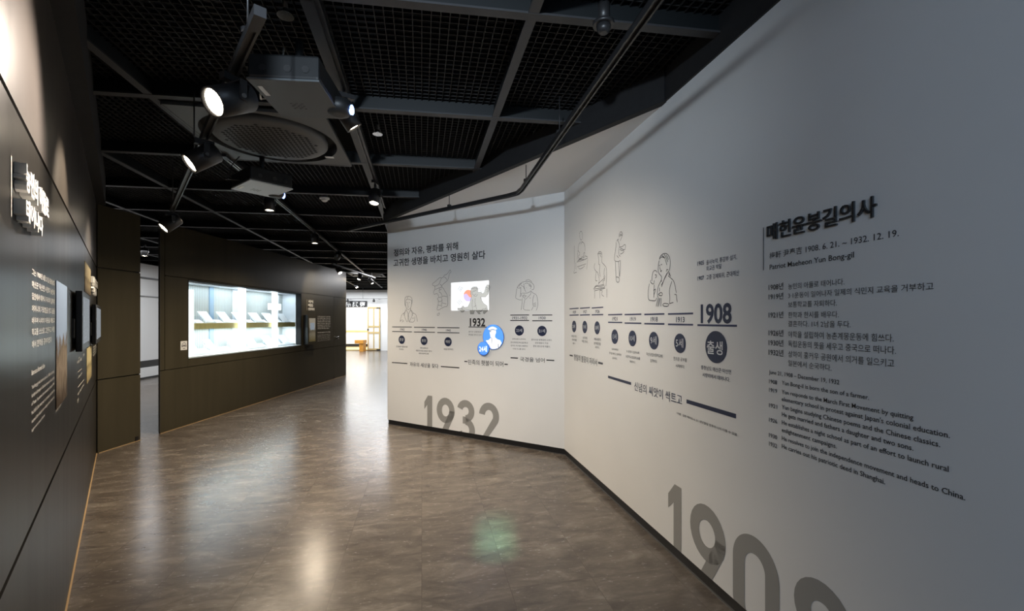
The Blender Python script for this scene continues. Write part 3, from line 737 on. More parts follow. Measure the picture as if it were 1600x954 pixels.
# white raised heading and body text
def lettering(label, cat, w, u, v, grp=None, name='wall_lettering'): return thing(name, label, cat, loc_on(w, u, v), grp)
t = lettering('raised white heading in three short lines above the wall screen', 'lettering', WD, 486, 473)
for nm, txt, uL, uR, vT, vB in (('heading_line', '지식', 480.8, 488.2, 468.3, 472.8), ('heading_line', '배움', 480.8, 488.2, 474.0, 478.6), ('heading_line', '실천하다', 480.8, 490.4, 480.4, 484.4)):
    b = MB(); text(b, WD, txt, uL, vT, vB, uR, .02, .006, .006); b.link(nm, 'whiteletter', t)
b = MB(); stroke(b, WD, [(479.6, 467.8), (479.6, 484.8)], .006); b.link('bar', 'tanvinyl', t)
t = lettering('block of small pale text beside the wall screen on the partition', 'lettering', WD, 505, 510)
b = MB(); lines = ['가난한 농촌을 일으키기 위해 야학을', '열고 농민들에게 글을 가르치며 함께', '읽고 쓰는 기쁨을 나누었다 또한', '월진회를 조직하여 마을의 살림을', '돌보고 서로 돕는 길을 찾으며', '농민독본을 지어 널리 알리고', '새로운 앞날을 열어 갔다 그리고', '자유를 향한 뜻을 세웠다']
for i, s in enumerate(lines):
    text(b, WD, s, 496.0, 493.4 + i * 2.72, 495.0 + i * 2.72, 516 - (1.8 if i == 7 else 0), .012)
b.link('paragraph', 'tanvinyl', t)
b = MB()
text(b, WD, 'Learning together in the village', 496, 518.4, 520.0, 516, .016)
for i, s in enumerate(['He opened a night school for the farmers and', 'taught them to read and write, and together', 'they set up a village society to help one', 'another, and he wrote a reader for farmers', 'that was shared among many neighbors']):
    text(b, WD, s, 496, 522.6 + i * 2.35, 523.7 + i * 2.25, 516, .004)
b.link('english_paragraph', 'tanvinyl', t)

# ================================================================ left dark wall: lettering, prints, screens
t = lettering('large raised white two line title nearest the camera on the dark left wall', 'lettering', WA, 40, 300, name='raised_title')
sA, zA = WA.hit(20, 270)
b = MB()
for txt, uL, uR, vT, vB in (('농민의 아들로', 20, 60.5, 251, 292), ('태어나다', 20, 50.0, 306, 339)):
    b.cur = 0
    text(b, WA, txt, uL, vT, vB, uR, .030, .001, .011, res=2)
b.link('letters', 'whiteletter', t)
b = MB(); stroke(b, WA, [(16.2, 243), (16.2, 338)], .006, .002); b.link('bar', 'tanvinyl', t)
t = lettering('ivory Korean paragraph of seven lines on the dark left wall', 'lettering', WA, 66, 480)
b = MB()
for i, (s, vT, vB, uR) in enumerate((('그는 1908년 6월 21일 충청남도', 418.5, 428.5, 84.5), ('예산군 덕산면 시량리 농민의', 437.5, 448, 84.5), ('집안에서 태어나 자라며 일찍이', 456.5, 467, 84.5), ('어머니의 가르침을 받고 글을', 476, 486.5, 84.5),
                             ('배우며 나라의 아픔을 깨닫고', 495.5, 505, 84.5), ('학교를 스스로 그만두고 서당', 513, 524, 84.5), ('에서 한학을 공부하였다', 532.5, 543.5, 79.8))):
    text(b, WA, s, 48.8, vT, vB, uR, .010)
b.link('paragraph', 'tanvinyl', t)
t = lettering('ivory English heading with six lines of text low on the left wall', 'lettering', WA, 66, 620)
b = MB(); text(b, WA, "Born as a Farmer's Son", 48.4, 578.5, 586, 69.0, .02); b.link('heading', 'tanvinyl', t)
b = MB()
for i, (s, vT, vB, uR) in enumerate((('Yun Bong-gil was born on June 21, 1908 to a farming', 602, 608, 84), ('family in Siryang-ri, Deoksan-myeon, in the county', 615, 621, 84), ('of Yesan. He entered the elementary school in 1918', 628, 634, 84),
                                 ('but left it the next year to protest, and then he', 641.5, 648, 84), ('learned the classics at a village school where he', 655.5, 661.5, 84), ('began to write poems of his own', 669.5, 675, 69))):
    text(b, WA, s, 48.4, vT, vB, uR, .004)
b.link('paragraph', 'tanvinyl', t)
def wprint(name, label, uL, vT, vB, uR, m, frame=None):
    a0, zt = WA.hit(uL, vT); _, zz = WA.hit(uL, vB); a1, _ = WA.hit(uR, vT)
    t = thing(name, label, 'picture', WA.p((a0 + a1) / 2, (zt + zz) / 2))
    MB().wbox(WA, a0, a1, zz, zt, .0005, .0025).link('print', m, t)
    return t
wprint('photo_print', 'tall village photograph with pale blue sky printed on the left wall', 86.8, 437.5, 640, 103.6, 'print1')
wprint('photo_print', 'small brown portrait print high on the left wall beside the lit lettering', 131.8, 407, 455, 141.2, 'print2')
wprint('photo_print', 'narrow yellowed document print below the front wall screen', 135, 545, 600, 142.5, 'print3')
t = lettering('tiny pale caption under the village photograph', 'lettering', WA, 90, 636)
b = MB(); text(b, WA, '마을 전경', 86.5, 641, 644.5, 94.5, .0); b.link('caption', 'tanvinyl', t)
t = lettering('small glowing two line lettering block at the far end of the left wall', 'lettering', WA, 145, 444, name='raised_title')
b = MB(); text(b, WA, '배우고', 142.0, 430.5, 443.5, 149.3, .03, .001, .008); text(b, WA, '익히다', 142.0, 446.5, 457.5, 147.2, .03, .001, .008); b.link('letters', 'whiteletter', t)
t = lettering('pale stacked captions with thin rules under the front wall screen', 'lettering', WA, 126, 590)
b = MB()
text(b, WA, '어린 시절', 120.0, 564.5, 568.5, 127, .03); text(b, WA, '1908', 122, 558.5, 561, 124.4, .01); text(b, WA, '1918', 129.5, 553, 556.5, 131.3, .01)
for (u0, v0, u1, v1) in ((121, 581, 127.5, 575.5), (121, 605, 131, 592.5)):
    stroke(b, WA, [(u0, v0), (u1, WA_v) if False else (u1, v1)], .004)
text(b, WA, '서당에서 공부하다', 121, 589, 592, 128, .0); text(b, WA, '마을 사람들과 함께하다', 121, 614, 618, 131, .0); text(b, WA, '1919', 120.5, 624, 630, 122.5, .0)
b.link('captions', 'tanvinyl', t)
t = lettering('four short pale text lines under the rear wall screen', 'lettering', WA, 148, 547)
b = MB()
for i in range(4): text(b, WA, ['처음 배운 글', '서당의 하루', '글씨 쓰기', '한시 짓기'][i], 145.2, 541.5 + i * 4.2, 543.8 + i * 4.2, 151.0, .01)
b.link('captions', 'tanvinyl', t)
def tablet(label, uN, uF, oB, oF, vT, vB, br, o2):
    """screen on a bracket: near back edge at column uN with stand-off oB, far front edge at column uF with stand-off oF"""
    aN, zt = WA.hit(uN, vT, oB); _, zz = WA.hit(uN, vB, oB); aF, _ = WA.hit(uF, vT, oF)
    t = thing('wall_screen', label, 'screen', WA.p((aN + aF) / 2, (zt + zz) / 2))
    MB().wbox(WA, aN, aF, zz, zt, oB, oF).link('housing', 'bezel', t, bevel=.004)
    mx, mz = (aF - aN) * .075, (zt - zz) * .085
    MB().wbox(WA, aN + mx, aF - mx, zz + mz * 1.4, zt - mz, oF, oF + .0012).link('display', 'screen', t)
    b = MB(); bz0, bz1 = zz + (zt - zz) * .14, zz + (zt - zz) * .66
    b.wbox(WA, aN + .05, aF - .05, bz0, bz1, 0, oB + .002); b.link('bracket', 'projdark', t)
    MB().wbox(WA, aN - br, aN + .06, bz0 + .03, bz1 - .04, 0, max(.004, oB * .9)).link('mount_plate', 'projdark', t)
    return t
tablet('nearer black framed wall screen on the dark left wall', 117.7, 140.2, .012, .040, 453.6, 549.5, .05, 0)
tablet('farther black framed wall screen close to the corner of the left wall', 143.2, 157.6, .012, .040, 474.5, 538, .05, 0)

# ================================================================ the lit hall at the far end
k = 690 / (YF - .04)
X = lambda u: (u - HU) / k
Zv = lambda v: CAMZ - (v - HV) / k
SG = Wall((0, YF - .05), (1, 0)); 
t = thing('name_board', 'black hanging sign with white characters over the far hall opening', 'sign', (X(556), YF - .05, Zv(475)))
MB().box((X(538.6), YF - .06, Zv(479.8)), (X(573.2), YF - .005, Zv(470.0))).link('board', 'bezel', t)
SGf = Wall((0, YF - .062), (1, 0)); b = MB()
for ch, u0, u1 in (('院', 540.2, 548.3), ('興', 550.5, 559.6), ('復', 562, 571)): text(b, SGf, ch, u0, 471.4, 478.4, u1, .03)
b.link('characters', 'plastic', t)
# open panelled door
x0, x1, zt = X(574.2), X(594.0), Zv(479.4)
t = thing('panel_door', 'open pale wooden door with paper panels in the far hall', 'door', ((x0 + x1) / 2, YF - .03, .02))
y0, y1 = YF - .055, YF - .01
b = MB(); sw_ = .055
for (xa, xb) in ((x0, x0 + sw_), (x1 - sw_, x1), ((x0 + x1) / 2 - .025, (x0 + x1) / 2 + .025)): b.box((xa, y0, .03), (xb, y1, zt))
for (za, zb2) in ((.03, .10), (.78, .86), (1.06, 1.14), (zt - .07, zt)): b.box((x0, y0 - .002, za), (x1, y1, zb2))
b.link('frame', 'tanwood', t)
MB().box((x0 + .02, y0 + .015, .05), (x1 - .02, y1 - .01, zt - .02)).link('panels', 'paper', t)
b = MB()
for za in (.05, zt - .05): b.box((x1 - .16, y0 - .006, za - .022), (x1 + .005, y0 - .002, za + .022))
b.link('hinge', 'bezel', t)
MB().box((x0 - .0, y0 - .03, .93), (x0 + .06, y0 - .002, 1.0)).link('lock', 'bezel', t)
# wooden stool
bx0, bx1 = X(560.8), X(574.0)
t = thing('wooden_stool', 'small orange wooden stool with a thick seat left of the far door', 'stool', ((bx0 + bx1) / 2, YF - .35, 0))
MB().box((bx0, YF - .60, Zv(536.2) + .02), (bx1, YF - .12, Zv(530.8) + .02)).link('seat', 'orangewood', t, bevel=.006)
for (xa, xb) in (((bx0 + bx1) / 2 + .00, bx1 - .02),):
    MB().box((xa, YF - .56, 0), (xa + .09, YF - .16, Zv(536.2) + .02)).link('leg', 'orangewood', t)
    MB().box((xb - .09, YF - .56, 0), (xb, YF - .16, Zv(536.2) + .02)).link('leg', 'orangewood', t)
MB().box(((bx0 + bx1) / 2 + .02, YF - .40, .20), (bx1 - .04, YF - .34, .27)).link('stretcher', 'orangewood', t)
ft = Wall((0, YF - .28), (1, 0))
trk = thing('lighting_track', 'thin grey track with two small lamps above the far sign', 'track', (X(570), YF - .30, Zv(466.5)))
MB().box((-9.0, YF - .32, Zv(467.4)), (-3.0, YF - .28, Zv(466.2))).link('channel', 'railsilver', trk)
for u in (548, 592): MB().box((X(u) - .012, YF - .31, Zv(467.2)), (X(u) + .012, YF + .01, Zv(466.4))).link('wall_arm', 'railsilver', trk)
MB().box((X(570) - .01, YF - .31, Zv(466.2)), (X(570) + .01, YF - .29, 3.62)).link('rod', 'railsilver', trk)
for u, lab in ((546.5, 'small dark lamp above the left end of the far sign'), (587, 'small dark lamp above the far door')):
    t = thing('track_spotlight', lab, 'spotlight', (X(u), YF - .30, Zv(467.4)))
    MB().lathe((X(u), YF - .30, Zv(467.0)), (0, 0, -1), [(0, .03), (.04, .03), (.05, .045), (.14, .055)], 12).link('barrel', 'spot', t)
w_ = thing('wall_bracket', 'white T shaped hanger under the ceiling near the far hall', 'bracket', (-2.75, 9.4, 2.4))
bpy.data.objects.remove(w_, do_unlink=True)
# ================================================================ white walls: title panel
t = lettering('raised black seven character title with date lines, top of right wall', 'lettering', WR, 1290, 360, name='raised_title')
b = MB(); text(b, WR, '매헌윤봉길의사', 1200.2, 351.5, 375.8, 1371.5, .010, .001, .0035, res=3); b.link('letters', 'letterside', t)
b = MB(); text(b, WR, '매헌윤봉길의사', 1200.2, 351.5, 375.8, 1371.5, .006, .0085, 0, res=3); b.link('letter_faces', 'ink', t)
b = MB(); stroke(b, WR, [(1193.3, 355.3), (1193.3, 422)], .0042); b.link('bar', 'inkgrey', t)
b = MB(); text(b, WR, '梅軒 尹奉吉 1908. 6. 21. ~ 1932. 12. 19.', 1203, 394.6, 404.6, 1405, .004, res=3); b.link('dates', 'inkgrey', t)
b = MB(); text(b, WR, 'Patriot Maeheon Yun Bong-gil', 1203, 413.6, 420.9, 1335, .007, res=3); b.link('english_name', 'ink', t)
t = lettering('black Korean list of six dated lines on the right wall', 'lettering', WR, 1300, 505)
for y, vT, vB in (('1908년', 445.2, 452.8), ('1919년', 460, 467.6), ('1921년', 488.3, 495.8), ('1926년', 516, 523.6), ('1930년', 531.2, 538.8), ('1932년', 546, 553.7)):
    b = MB(); text(b, WR, y, 1201.4, vT, vB, 1224.3, .012, res=2); b.link('year', 'ink', t)
for s, uR, vT, vB in (('농민의 아들로 태어나다.', 1319.8, 443, 452), ('3·1운동이 일어나자 일제의 식민지 교육을 거부하고', 1459.3, 458.6, 465.4), ('보통학교를 자퇴하다.', 1308, 471.3, 480.2), ('한학과 한시를 배우다.', 1311, 487.2, 496.4),
                      ('결혼하다. 1녀 2남을 두다.', 1329.6, 500.8, 509.8), ('야학을 설립하여 농촌계몽운동에 힘쓰다.', 1397, 516.8, 526.5), ('독립운동의 뜻을 세우고 중국으로 떠나다.', 1400.5, 531.6, 541.3), ('상하이 훙커우 공원에서 의거를 일으키고', 1397.7, 547.4, 557.2), ('일본에서 순국하다.', 1299.6, 562, 571)):
    b = MB(); text(b, WR, s, 1232, vT, vB, uR, .0, res=2); b.link('line', 'ink', t)
t = lettering('black English list of dated lines, lowest text on the right wall', 'lettering', WR, 1320, 650)
b = MB(); text(b, WR, 'June 21, 1908 – December 19, 1932', 1202, 577.8, 583.6, 1312, .008); b.link('dates', 'ink', t)
for y, vT, vB in (('1908', 592.2, 598.2), ('1919', 605.4, 611.4), ('1921', 629.4, 635.4), ('1926', 651.8, 657.8), ('1930', 676, 682), ('1932', 689.2, 695.4)):
    b = MB(); text(b, WR, y, 1202, vT, vB, 1214.6, .008); b.link('year', 'ink', t)
for s, uR, vT, vB in (('Yun Bong-il is born the son of a farmer.', 1358.5, 594.2, 600.2), ('Yun responds to the March First Movement by quitting', 1427.7, 608.4, 614.4), ("elementary school in protest against Japan's colonial education.", 1485, 619.6, 625.8), ('Yun begins studying Chinese poems and the Chinese classics.', 1469.7, 631.8, 638),
                      ('He gets married and fathers a daughter and two sons.', 1427.7, 643.4, 649.6), ('He establishes a night school as part of an effort to launch rural', 1483, 656, 662.2), ('enlightenment campaigns.', 1308, 667.8, 674), ('He resolves to join the independence movement and heads to China.', 1509, 680.6, 686.8), ('He carries out his patriotic deed in Shanghai.', 1383.6, 693, 699.4)):
    b = MB(); text(b, WR, s, 1222, vT, vB, uR, .008); b.link('line', 'ink', t)

# ================================================================ white walls: time line
def rule(b, w, u0, u1, v, th): stroke(b, w, [(u0, v), (u1, w.hit(u0, v)[1] and _v_at(w, u0, v, u1))], th)
def _v_at(w, u0, v, u1):   # pixel row where a level line through (u0, v) crosses column u1
    z = w.hit(u0, v)[1]; d = ray(u1, 0); n = w.n; c = Vector((0, 0, CAMZ))
    tt = (w.o - c).dot(n) / Vector((d.x, d.y, 0)).dot(n)
    return HV - (z - CAMZ) / tt * FOC
def entry(w, label, rules, year, dsc, age, caps, inkm='navy', rulem='navyrule', grp=None):
    t = thing('timeline_entry', label, 'time line entry', loc_on(w, dsc[0], dsc[1]), grp)
    u0, u1, vt, vb = rules
    for v in (vt, vb):
        b = MB(); rule(b, w, u0, u1, v, .010); b.link('rule', rulem, t)
    if year:
        b = MB(); text(b, w, year[0], year[1], year[2], year[3], year[4], .012, res=2); b.link('year', inkm, t)
    r = pixr(w, dsc[:2], dsc[2])
    dm = MB(); disc(dm, w, dsc[:2], r, .001, depth=.003); d = dm.link('disc', inkm, t)
    a, z = w.hit(dsc[0], dsc[1])
    vs, fs = glyphs(age, .0); x0, x1 = min(q.x for q in vs), max(q.x for q in vs); h = r * (.72 if len(age) == 2 else .62); sc = min(h / CAPH, 1.36 * r / (x1 - x0))
    b = MB(); b.add([w.p(a + (q.x - (x0 + x1) / 2) * sc, z + (q.y - CAPH * .5) * sc, .0048) for q in vs], fs); b.link('age', 'paletext', d)
    if caps:
        b = MB()
        for (s, uL, uR, vT, vB) in caps: text(b, w, s, uL, vT, vB, uR, .0)
        b.link('caption', 'inkgrey', t)
    return t
entry(WR, 'narrow dated entry closest to the wall corner with the smallest navy disc', (890.1, 904.3, 482.3, 492.2), ('1929', 895.2, 485.6, 489.6, 900.2), (897.3, 509.8, 9.0), '20세',
      [('부흥원을 세우고', 893, 901.5, 522.8, 526.3), ('이야기회를', 894, 901, 528.5, 532), ('열다.', 895, 899.5, 534.5, 537)])
entry(WR, 'narrow dated entry below the reading man, middle of three by the corner', (906.5, 922, 481.4, 492), ('1927', 911.4, 484.8, 489.2, 917), (914, 510.6, 9.6), '19세',
      [('농민독본을', 911, 917.7, 525.2, 529), ('직접 짓다.', 909.4, 918.8, 530.8, 534.6)])
entry(WR, 'narrow dated entry with navy disc below the standing boy drawing', (924.8, 942.8, 481, 491.7), ('1926', 930.4, 484, 488.8, 937), (933.4, 511.8, 10.1), '18세',
      [('야학을 설립하고', 928.4, 939.3, 527.3, 531.3), ('농촌계몽운동을', 928, 939, 533.5, 537.8), ('시작하다.', 930, 936.8, 540.3, 543.8)])
entry(WR, 'dated entry with navy disc above the left end of the long navy bar', (950.4, 972.5, 491.5, 503.3), ('1921', 957, 495.2, 500.4, 965.2), (960.9, 525.7, 11.3), '13세',
      [('오치서숙에서', 956, 966.2, 543, 546.6), ('한학을 배우고 공부하여', 952, 970.8, 549.2, 552.8), ('공부하다.', 957, 964.7, 557.2, 560.6)])
entry(WR, 'dated entry with navy disc and three caption lines left of the woman drawing', (976.2, 1002.4, 491.3, 504.4), ('1919', 984.7, 495.2, 501, 993.7), (988.6, 528.4, 12.3), '10세',
      [('3·1운동이 일어나자', 979, 999.3, 546.8, 550), ('보통학교(초등학교)를', 978, 1000.3, 554, 558.2), ('자퇴하다.', 984, 993.3, 562.2, 566.2)])
entry(WR, 'dated entry with navy disc directly below the drawing of the woman', (1007, 1038.5, 491, 505.3), ('1918', 1017, 495, 502, 1028), (1021.9, 531.8, 13.7), '9세',
      [('덕산공립보통학교에', 1010.3, 1035.2, 550, 555), ('입학하다.', 1016.3, 1027.3, 560.4, 565.2)])
entry(WR, 'dated entry with navy disc just left of the large birth entry', (1044, 1083.4, 490.4, 506.4), ('1913', 1056.8, 495, 503, 1070), (1062.8, 536, 15.1), '5세',
      [('천자문 공부를', 1052.6, 1073.6, 556.6, 562.2), ('시작하다.', 1056, 1070.2, 568, 573.2)])
# birth entry
t = thing('timeline_entry', 'large birth entry with bold year and the biggest navy disc', 'time line entry', loc_on(WR, 1119, 541.8))
b = MB(); text(b, WR, '1908', 1095.2, 476.5, 503.6, 1143.6, .028, res=3); b.link('year', 'navy', t)
b = MB(); rule(b, WR, 1090, 1152, 507.6, .010); b.link('rule', 'navyrule', t)
r = pixr(WR, (1119, 541.8), 25); b = MB(); disc(b, WR, (1119, 541.8), r, .001, depth=.003, n=56); d = b.link('disc', 'navy', t)
b = MB(); text(b, WR, '출생', 1105.8, 531.8, 551.5, 1130.5, .012, off=.0048, res=3); b.link('age', 'paletext', d)
b = MB(); text(b, WR, '충청남도 예산군 덕산면', 1095.7, 570, 576.4, 1142.7, .006); text(b, WR, '시량리에서 태어나다.', 1098, 581.6, 588, 1141, .006); b.link('caption', 'navy', t)
t = lettering('navy note on 1905 and 1907 above the large 1908', 'lettering', WR, 1125, 424)
b = MB()
for s, uL, uR, vT, vB, bo in (('1905', 1090, 1100.3, 408.8, 415, .02), ('을사늑약, 통감부 설치,', 1104, 1152, 406.4, 413.8, .006), ('외교권 박탈', 1104, 1128, 415.8, 423.2, .006), ('1907', 1090, 1100.3, 432, 438, .02), ('고종 강제퇴위, 군대해산', 1104, 1155.4, 429.6, 437, .006)):
    text(b, WR, s, uL, vT, vB, uR, bo)
b.link('note', 'navy', t)
def chapter(w, label, txt, uL, uR, vT, vB, dashes, m='navy'):
    t = thing('chapter_title', label, 'lettering', loc_on(w, (uL + uR) / 2, vB))
    b = MB(); text(b, w, txt, uL, vT, vB, uR, .004, res=3); b.link('title', m, t)
    for (u0, u1, v, th) in dashes:
        b = MB(); rule(b, w, u0, u1, v, th); b.link('dash', m, t)
chapter(WR, 'navy chapter title 신념의 씨앗이 싹트고 between two long bars', '신념의 씨앗이 싹트고', 991.4, 1066, 595.8, 609.0, [(950.3, 986.4, 588.3, .020), (1073, 1150.5, 626.5, .022)])
chapter(WR, 'narrow chapter title 항일의 불꽃이 자라서 near the wall corner', '항일의 불꽃이 자라서', 897, 933.2, 552.6, 562, [(890.3, 895.2, 554.6, .014), (935, 942.2, 566.2, .016)], 'inkgrey')
t = lettering('tiny slanting footnote below the long navy bar', 'lettering', WR, 1100, 665)
b = MB(); text(b, WR, '*기준 : 같은 해라도 6. 21. 생년월일 전후의 나이 다를 수 있음', 1057.5, 643.6, 646.4, 1152, .008); b.link('note', 'inkgrey', t)
# front wall
t = lettering('black two line heading at the top of the front white wall', 'lettering', WF, 690, 395, name='wall_heading')
b = MB(); text(b, WF, '정의와 자유, 평화를 위해', 615.4, 389.6, 400.2, 715.8, .018, res=3); b.link('heading_line', 'ink', t); b = MB(); text(b, WF, '고귀한 생명을 바치고 영원히 살다', 614.9, 405.4, 416.2, 758.4, .018, res=3); b.link('heading_line', 'ink', t)
K = dict(inkm='ink', rulem='inkgrey')
K2 = dict(inkm='navy', rulem='inkgrey')
entry(WF, 'dated entry below the suited man, leftmost on the front white wall', (612.9, 643.7, 510.4, 517.5), ('1962', 625.4, 512.6, 515.8, 632.2), (627.9, 530.4, 6.5), '훈장', [('건국훈장 대한민국장', 619, 637, 539.6, 542.2), ('추서되다.', 624, 631, 544, 546.4)], **K2)
entry(WF, 'dated entry with three caption lines between the suited man and the map', (647, 679.7, 510.9, 518.3), ('1946', 659.4, 513.2, 516.4, 666.8), (662.7, 531.9, 6.9), '봉환', [('유해 봉환되어', 656.6, 668.6, 542, 544.4), ('대한민국 최초 국민장 거행 후', 650.2, 675, 546.1, 548.5), ('효창공원에 안장', 654.4, 670, 550.4, 552.6)], **K2)
entry(WF, 'dated entry with one caption line below the peninsula map', (683.3, 718, 511.5, 519.2), ('1945', 697, 514.2, 517.4, 704.4), (700.2, 533.6, 7.1), '해방', [('해방을 맞이하다.', 693.5, 708.7, 543.6, 546.5)], **K2)
entry(WF, 'dated entry with a year span and four caption lines beside the blue disc', (797.4, 826.8, 492, 500.4), ('1931-1932', 800.6, 494.5, 498.6, 824), (811.6, 516, 8), '23세', [('상하이에 도착하다.', 800.5, 822, 528, 530.4), ('한인애국단에 입단하고', 798, 824.8, 533.2, 535.8), ('상하이 의거를 단행하다', 798, 824.8, 538.3, 540.8), ('사형 선고를 받다.', 801, 821.3, 543.4, 545.6)], **K2)
entry(WF, 'dated entry with three caption lines, rightmost on the front white wall', (831.8, 863, 492, 500.8), ('1930', 841.9, 494.5, 498.6, 852.8), (847, 516.8, 8.1), '21세', [('중국으로 망명길에 나서다.', 830.4, 862.5, 528.9, 531.6), ('선천경찰서 구금.', 836, 857, 534, 536.6), ('중국 칭다오에 머물다.', 833.2, 860, 538.8, 541.8)], **K2)
chapter(WF, 'black chapter title 자유의 세상을 찾다 at the left of the front wall', '자유의 세상을 찾다', 640.5, 685, 565.4, 571.8, [(612.5, 636.6, 565.9, .012), (689, 717.8, 572.2, .012)], 'ink')
chapter(WF, 'black chapter title 민족의 횃불이 되어 below the blue discs', '민족의 횃불이 되어', 731.5, 786.5, 561.2, 569, [(725.7, 730.2, 564.2, .012), (788.3, 793.5, 568.7, .012)], 'ink')
chapter(WF, 'black chapter title 국경을 넘어 at the right of the front wall', '국경을 넘어', 812.5, 851, 557.2, 564, [(797.8, 809.4, 558.6, .012), (853.8, 866.2, 562.2, .012)], 'ink')
# the 1932 entry with two blue discs
t = thing('timeline_entry', 'bold dated entry under the flag with bright blue portrait disc', 'time line entry', loc_on(WF, 764, 530))
b = MB(); text(b, WF, '1932', 734.2, 497.4, 509, 758.2, .03, res=3); b.link('year', 'ink', t)
b = MB(); rule(b, WF, 732.2, 762, 510.5, .009); b.link('rule', 'inkgrey', t)
b = MB(); text(b, WF, '훙커우 공원에서', 732.3, 516.7, 519, 751.6, .0); text(b, WF, '폭탄을 던지고 순국', 732.3, 521.4, 523.8, 752.4, .0); b.link('caption', 'inkgrey', t)
def on(pts, ox, oy, s): return [(ox + x / s, oy + y / s) for x, y in pts]
c = (771.4, 526.3); r = pixr(WF, c, 19.6)
bm_ = MB(); disc(bm_, WF, c, r, .001, depth=.011, n=56); bd_ = bm_.link('portrait_disc', 'disceedge', t)
bm_ = MB(); disc(bm_, WF, c, r * .985, .0125, n=56); bm_.link('disc_face', 'discblue', bd_)
b = MB(); P = lambda q: on(q, 720, 490, 13.625)
polyfill(b, WF, P([(628, 352), (640, 335), (755, 330), (765, 400), (742, 450), (742, 500), (790, 540), (850, 560), (882, 620), (842, 698), (792, 735), (700, 750), (655, 735), (612, 660), (553, 580), (548, 562), (600, 562), (652, 510), (640, 450), (630, 400)]), .0132)
polyfill(b, WF, P([(588, 322), (640, 285), (690, 270), (750, 290), (792, 322), (762, 334), (690, 322), (622, 338)]), .0136)
b.link('portrait', 'flagwhite', bd_)
b = MB(); polyfill(b, WF, P([(622, 340), (690, 328), (765, 338), (752, 352), (690, 344), (630, 360)]), .0142); polyfill(b, WF, P([(628, 362), (662, 364), (666, 384), (632, 390)]), .0142)
stroke(b, WF, P([(652, 505), (672, 520), (680, 560), (668, 600), (672, 630)]), .008, .0142); stroke(b, WF, P([(588, 590), (620, 650), (655, 720)]), .004, .0142); stroke(b, WF, P([(812, 640), (808, 715), (830, 700)]), .009, .0142)
b.link('portrait_lines', 'trigram', bd_)
c2_ = (756.7, 544.3); r2 = pixr(WF, c2_, 10.8)
bm_ = MB(); disc(bm_, WF, c2_, r2, .013, depth=.010, n=48); ad_ = bm_.link('age_disc', 'disceedge', t)
bm_ = MB(); disc(bm_, WF, c2_, r2 * .98, .0235, n=48); bm_.link('disc_face', 'discblue', ad_)
b = MB(); text(b, WF, '24세', 750.6, 541.2, 548.2, 762.6, .012, off=.0245); b.link('age', 'flagwhite', ad_)

# ================================================================ line drawings
def drawing(w, label, ox, oy, s, strokes, th=.0035, m='inkgrey', name='line_drawing', off=.0015):
    pts = [p for q in strokes for p in q]
    cx = ox + sum(p[0] for p in pts) / len(pts) / s; cy_ = oy + sum(p[1] for p in pts) / len(pts) / s
    b = MB()
    for q in strokes:
        q = on(q, ox, oy, s)
        if len(q) > 2:   # round the corners once
            r = [q[0]]
            for i in range(len(q) - 1):
                (x0, y0), (x1, y1) = q[i], q[i + 1]
                r += [(x0 * .75 + x1 * .25, y0 * .75 + y1 * .25), (x0 * .25 + x1 * .75, y0 * .25 + y1 * .75)]
            q = r + [q[-1]]
        stroke(b, w, q, th, off)
    v0 = loc_on(w, cx, cy_); o = MB()
    o.v = b.v; o.f = b.f; o.sm = b.sm; o.mi = b.mi
    ob = o.link(name, m); me = ob.data
    for vv in me.vertices: vv.co -= v0
    ob.location = v0
    return tag(ob, label, 'drawing')
drawing(WF, 'line drawing of a suited man with tie, leftmost on the front wall', 600, 410, 9.542, [
 [(325,575),(322,640),(335,680),(365,705),(398,680),(412,620),(415,560)], [(320,650),(308,600),(310,545),(325,512),(350,503),(385,503),(410,522),(424,560),(416,615)], [(325,575),(335,550),(355,545),(345,520),(365,508)], [(355,545),(395,550),(415,575)],
 [(338,598),(352,595)], [(372,595),(388,598)], [(358,600),(352,640),(362,646)], [(350,662),(362,664),(374,660)], [(332,685),(332,708)], [(400,680),(398,708)], [(330,705),(310,745),(265,775),(250,830),(240,880)], [(400,705),(440,755),(475,770),(490,820),(498,880)],
 [(325,710),(300,770),(320,840),(345,885)], [(335,705),(355,750),(362,780)], [(400,710),(430,770),(400,840),(375,885)], [(398,700),(375,745),(362,780),(372,800),(355,800),(362,780)], [(375,885),(455,890),(462,800)], [(420,832),(446,826)], [(240,880),(265,850),(300,870),(270,885)], [(358,800),(356,880)], [(370,800),(374,875)], [(440,755),(415,770),(430,790)], [(290,770),(310,760),(300,790)]])
drawing(WF, 'outline map of a peninsula with province borders left of the flag', 600, 410, 9.542, [
 [(985,108),(1002,130),(995,150),(978,155),(970,200),(960,240),(940,275),(915,295),(885,320),(865,340),(862,365),(890,385),(910,430),(940,470),(950,520),(950,580),(955,600),(948,640),(935,658),(910,655),(885,668),(850,685),(830,700),(800,710),(790,690),(800,660),(805,630),(815,600),(808,580),(815,560),(795,545),(800,530),(820,520),(812,490),(800,465),(775,462),(752,480),(738,440),(755,410),(765,370),(750,345),(720,335),(725,310),(760,290),(800,250),(835,220),(860,232),(890,215),(900,185),(930,180),(960,150),(985,108)],
 [(858,232),(840,270),(830,310),(790,345),(755,352)], [(900,215),(930,235),(935,260)], [(835,330),(855,325),(850,345),(865,350)], [(765,400),(830,375),(862,365)], [(830,380),(820,440),(850,450),(870,500)], [(860,390),(830,410)], [(820,520),(870,510),(890,495),(940,510)], [(855,520),(870,560),(840,585),(810,575)], [(870,560),(860,600),(930,615)], [(860,600),(860,660)], [(805,635),(855,640)],
 [(825,750),(830,765),(815,788),(790,785),(800,762),(825,750)], [(975,485),(985,492)]])
